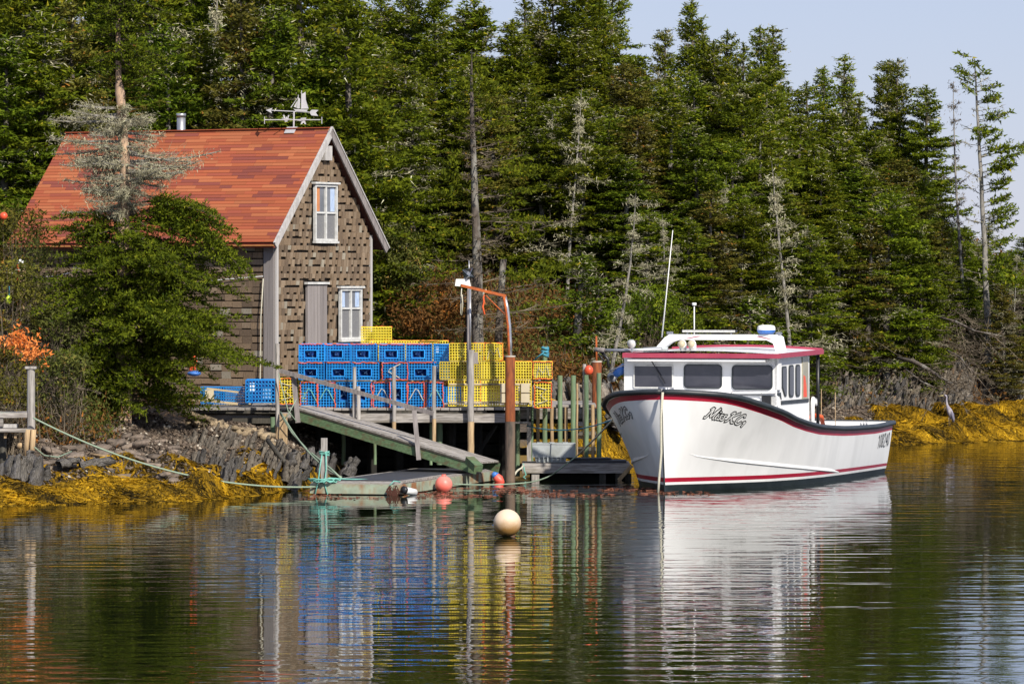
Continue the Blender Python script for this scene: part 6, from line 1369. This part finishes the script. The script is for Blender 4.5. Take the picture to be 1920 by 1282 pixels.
# arch, lights, radar, aerials
AS, AH = 4.1, 1.46; ar = MB()
prof = [(-AH - .05, ZT + .03), (-AH + .02, 3.22), (-AH + .1, 3.27), (AH - .36, 3.27), (AH - .25, 3.2), (AH + .03, ZT + .03)]; inn = [(AH - .13, ZT + .03), (AH - .4, 3.1), (AH - .56, 3.15), (-AH + .35, 3.15), (-AH + .2, 3.08), (-AH + .13, ZT + .03)]
pl = [(AS, b, z) for b, z in prof + inn]; vs = pl + [(x + .22, y, z) for x, y, z in pl]; n = 12
quads = [(0, 1, 10, 11), (1, 2, 9, 10), (2, 3, 8, 9), (3, 4, 7, 8), (4, 5, 6, 7)]
ar.add(vs, quads + [tuple(i + n for i in reversed(f)) for f in quads] + [(i, (i + 1) % n, (i + 1) % n + n, i + n) for i in range(n)]); arch = ar.build('radar_arch', M['gel'], boat, origin=(0, 0, 0))
for b0, b1 in ((.45, .75), (-.85, -1.15)): MB().prism([(AS - .004, b0, 3.235), (AS - .004, b1, 3.175), (AS - .004, b1 - .08, 3.175), (AS - .004, b0 - .1, 3.235)], (.003, 0, 0)).build('arch_flash', M['roof_maroon'], arch, origin=(0, 0, 0))
MB().box((AS + .05, .2, 3.34), (.08, 1.25, .07)).build('light_bar', M['black'], arch, origin=(0, 0, 0)); MB().box((AS + .005, .2, 3.34), (.012, 1.2, .05)).build('light_bar_lens', M['light_lens'], arch, origin=(0, 0, 0))
for b in (-.3, .7): MB().box((AS + .05, b, 3.29), (.03, .03, .06)).build('bracket', M['steel'], arch, origin=(0, 0, 0))
def lathe(c, prof, n=20):
    mb = MB(); vs = [(c[0] + r * math.cos(2*math.pi*j/n), c[1] + r * math.sin(2*math.pi*j/n), c[2] + z) for r, z in prof for j in range(n)]
    return mb.add(vs, [(k*n+j, k*n+(j+1)%n, (k+1)*n+(j+1)%n, (k+1)*n+j) for k in range(len(prof)-1) for j in range(n)])
rd = lathe((AS + .1, -1.08, 3.28), [(.001, .2), (.1, .2), (.17, .185), (.195, .15), (.2, .09)]).build('radar_dome', M['white'], arch, True, origin=(0, 0, 0)); lathe((AS + .1, -1.08, 3.28), [(.2, .09), (.19, .04), (.15, .0), (.001, .0)]).build('dome_base', M['dome_blue'], rd if False else arch, True, origin=(0, 0, 0))
MB().box((AS + .05, -1.38, 3.3), (.1, .12, .05)).build('lamp', M['steel'], arch, origin=(0, 0, 0)); MB().box((AS + .05, 1.1, 3.3), (.1, .12, .06)).build('lamp', M['steel'], arch, origin=(0, 0, 0))
ball('arch_camera', Vector((AS - .03, -.05, 3.2)), .045, M['black'], '', parent=boat).location = (0, 0, 0)
MB().tube([(AS + .1, 1.3, 3.2), (AS + .1, 1.05, 5.55)], [.018, .008], 6).build('whip_aerial', M['white'], arch, True, origin=(0, 0, 0)); MB().tube([(AS + .3, .62, 2.9), (AS + .3, .62, 3.95)], .014, 6).tube([(AS + .3, .62, 3.9), (AS + .3, .62, 3.96)], .05, 10).build('gps_mast', M['white'], arch, True, origin=(0, 0, 0))
for b in (.28, .5): 
    h_ = MB().tube([(3.2, b, 2.9), (3.15, b, 3.04), (3.08, b, 3.08)], [.07, .085, .095], 12).build('air_vent', M['white'], rf, True, origin=(0, 0, 0)); MB().tube([(3.09, b, 3.07), (3.0, b, 3.07)], [.08, .075], 12).build('vent_mouth', M['beige'], rf, True, origin=(0, 0, 0))
MB().tube([(3.0, 1.35, 2.95), (3.0, .8, 2.97)], .05, 10).build('roof_roll', M['tote'], rf, True, origin=(0, 0, 0))
sl = MB().tube([(2.62, 1.5, 3.08), (2.7, 1.5, 3.09)], [.1, .07], 16).build('spotlight', M['chrome'], rf, True, origin=(0, 0, 0)); MB().tube([(2.615, 1.5, 3.08), (2.61, 1.5, 3.08)], .09, 16).build('spotlight_lens', M['light_lens'], sl, True, origin=(0, 0, 0)); MB().tube([(2.66, 1.5, 2.9), (2.66, 1.5, 3.0)], .015, 6).build('spotlight_foot', M['steel'], sl, origin=(0, 0, 0))
MB().tube([(2.9, .9, 2.96), (2.9, 1.95, 2.93), (2.9, 2.25, 2.93)], .035, 8).build('davit_pipe', M['steel'], rf, True, origin=(0, 0, 0)); MB().tube([(2.9, 2.2, 2.93), (2.9, 2.42, 2.95)], .05, 8).build('davit_end', M['board'], rf, True, origin=(0, 0, 0))
hl = MB().tube([(2.95, 2.05, 2.35), (3.0, 2.05, 2.35)], .11, 16).build('trap_hauler', M['steel'], boat, True, origin=(0, 0, 0)); MB().tube([(2.92, 2.05, 2.35), (2.95, 2.05, 2.35)], .05, 12).build('hauler_hub', M['rubber'], hl, origin=(0, 0, 0))
MB().tube([(3.0, 2.0, 2.4), (3.0, 1.85, 2.5), (3.05, 1.8, 2.62)], [.08, .11, .05], 10).build('hauler_motor', M['dome_blue'], boat, True, origin=(0, 0, 0))
MB().tube([(3.0, 2.1, 2.2), (3.0, 2.05, 2.0), (3.0, 1.9, 1.7)], .03, 8).tube([(2.95, 2.3, 2.9), (2.95, 2.15, 2.75), (2.95, 2.12, 2.55)], .035, 8).tube([(2.92, 2.35, 2.85), (2.92, 2.22, 2.7)], .02, 6).build('hauler_bracket', M['black'], boat, True, origin=(0, 0, 0)); MB().tube([(2.95, 1.75, 2.62), (2.95, 2.1, 2.48)], .022, 6).build('hauler_strut', M['alu'], boat, True, origin=(0, 0, 0))
ch = MB().tube([(.12, -.05, 2.1), (.12, -.05, 2.2)], .05, 8).tube([(.2, -.2, 2.16), (.12, .12, 2.18)], .03, 8).build('bow_chock', M['steel'], boat, True, origin=(0, 0, 0))
for s in (.9, 1.3, 1.7, 2.2): pass
# lettering laid on the flare: strokes of a script hand, dark outline below white
GL = {'M': [[(-.05, .02), (.05, 0), (.3, .95), (.2, 1.0), (.12, .85)], [(.3, .95), (.42, .05), (.85, 1.0)], [(.85, 1.0), (.72, .1), (.82, 0)]], 'i': [[(.15, .5), (.05, .1), (.15, 0)], [(.2, .72), (.21, .74)]],
 's': [[(.32, .5), (.14, .48), (.26, .22), (.2, .02), (.0, .05)]], 'K': [[(-.05, 0), (.1, .05), (.35, .95), (.15, .92), (.08, .75)], [(.8, 1.0), (.22, .48), (.62, 0), (.78, .05)]],
 'C': [[(.68, .8), (.6, .98), (.35, .9), (.1, .45), (.2, .05), (.5, .02), (.68, .25)]], '1': [[(.0, .4), (.18, .58), (.1, -.05)]]}
DG = {'1': [[(.08, .8), (.25, 1), (.25, 0)]], '0': [[(.05, .2), (.05, .8), (.2, 1), (.35, .8), (.35, .2), (.2, 0), (.05, .2)]], '8': [[(.2, .52), (.06, .7), (.1, .95), (.3, .95), (.34, .7), (.2, .52), (.04, .3), (.08, .04), (.32, .04), (.36, .3), (.2, .52)]],
 '2': [[(.05, .8), (.15, 1), (.32, .95), (.35, .7), (.05, 0), (.37, 0)]], '4': [[(.3, 0), (.3, 1), (.03, .35), (.4, .35)]]}
def arc_table(side): 
    ss = np.linspace(0, LB, 400); p = np.array([HP(s, zsh(s) - .35, side) for s in ss]); d = np.concatenate([[0], np.cumsum(np.linalg.norm(np.diff(p, axis=0), axis=1))]); return ss, d
def lay(strokes, side, S, Z, w, m, off, name, parent):
    """strokes in metres along the sheer (from the stem) and down from the sheer, as flat ribbons on the hull"""
    ss, dd = arc_table(side); mb = MB()
    for st in strokes:
        pts = []
        for a, b in zip(st[:-1], st[1:]):
            for k in range(5): pts.append((a[0] + (b[0]-a[0]) * k / 5, a[1] + (b[1]-a[1]) * k / 5))
        pts.append(st[-1]); vs = []
        if len(pts) > 8:                                               # round the corners of the polyline
            q_ = [pts[0]] + [((pts[i-1][0]+2*pts[i][0]+pts[i+1][0])/4, (pts[i-1][1]+2*pts[i][1]+pts[i+1][1])/4) for i in range(1, len(pts)-1)] + [pts[-1]]; pts = q_
        for i, (a, b) in enumerate(pts):
            j0, j1 = max(i-1, 0), min(i+1, len(pts)-1); dx, dy = pts[j1][0]-pts[j0][0], pts[j1][1]-pts[j0][1]; l = math.hypot(dx, dy) or 1; nx_, ny_ = -dy/l*w/2, dx/l*w/2
            ex = (-dx/l*w*.4, -dy/l*w*.4) if i == 0 else ((dx/l*w*.4, dy/l*w*.4) if i == len(pts)-1 else (0, 0))
            for sg in (1, -1):
                u, v = a + sg*nx_ + ex[0], b + sg*ny_ + ex[1]; s = float(np.interp(u, dd, ss)); vs.append(HP(s, zsh(s) - v, side, off))
        mb.add(vs, [(2*i, 2*i+2, 2*i+3, 2*i+1) for i in range(len(pts)-1)])
    return mb.build(name, m, parent, False, origin=(0, 0, 0))
def word(side, S0, Z0, hgt):
    out = []; x = 0; direction = 1 if side < 0 else -1
    for chh, h_, adv in (('M', 1, .88), ('i', 1, .26), ('s', 1, .36), ('s', 1, .62), ('K', 1, .86), ('C', 1, .95), ('1', .75, .2)):
        for st in GL[chh]: out.append([(S0 + direction * (x + a * 1.0) * hgt * 1.24, Z0 - b * hgt * h_ + (.12 * hgt * x if chh else 0) * 0) for a, b in st])
        x += adv
    return out
def slant(sts, S0, Z0, side, k=.22): return [[(a + (Z0 - b) * k * (1 if side < 0 else -1), b) for a, b in st] for st in sts]
for side, S0 in ((-1, .98), (1, 2.1)):
    sts = slant(word(side, S0, .5, .215), S0, .5, side); nm_ = lay(sts, side, 0, 0, .072, M['black'], .004, 'name_outline', boat); lay(sts, side, 0, 0, .024, M['white'], .008, 'name_lettering', boat)
sts = []; x = 0
ss, dd = arc_table(-1); S_ = float(np.interp(10.42, ss, dd))
for chh in '108240':
    for st in DG[chh]: sts.append([(S_ + (x + a) * .46, .52 - b * .3) for a, b in st])
    x += .5
lay(sts, -1, 0, 0, .045, M['black'], .004, 'registration_number', boat)
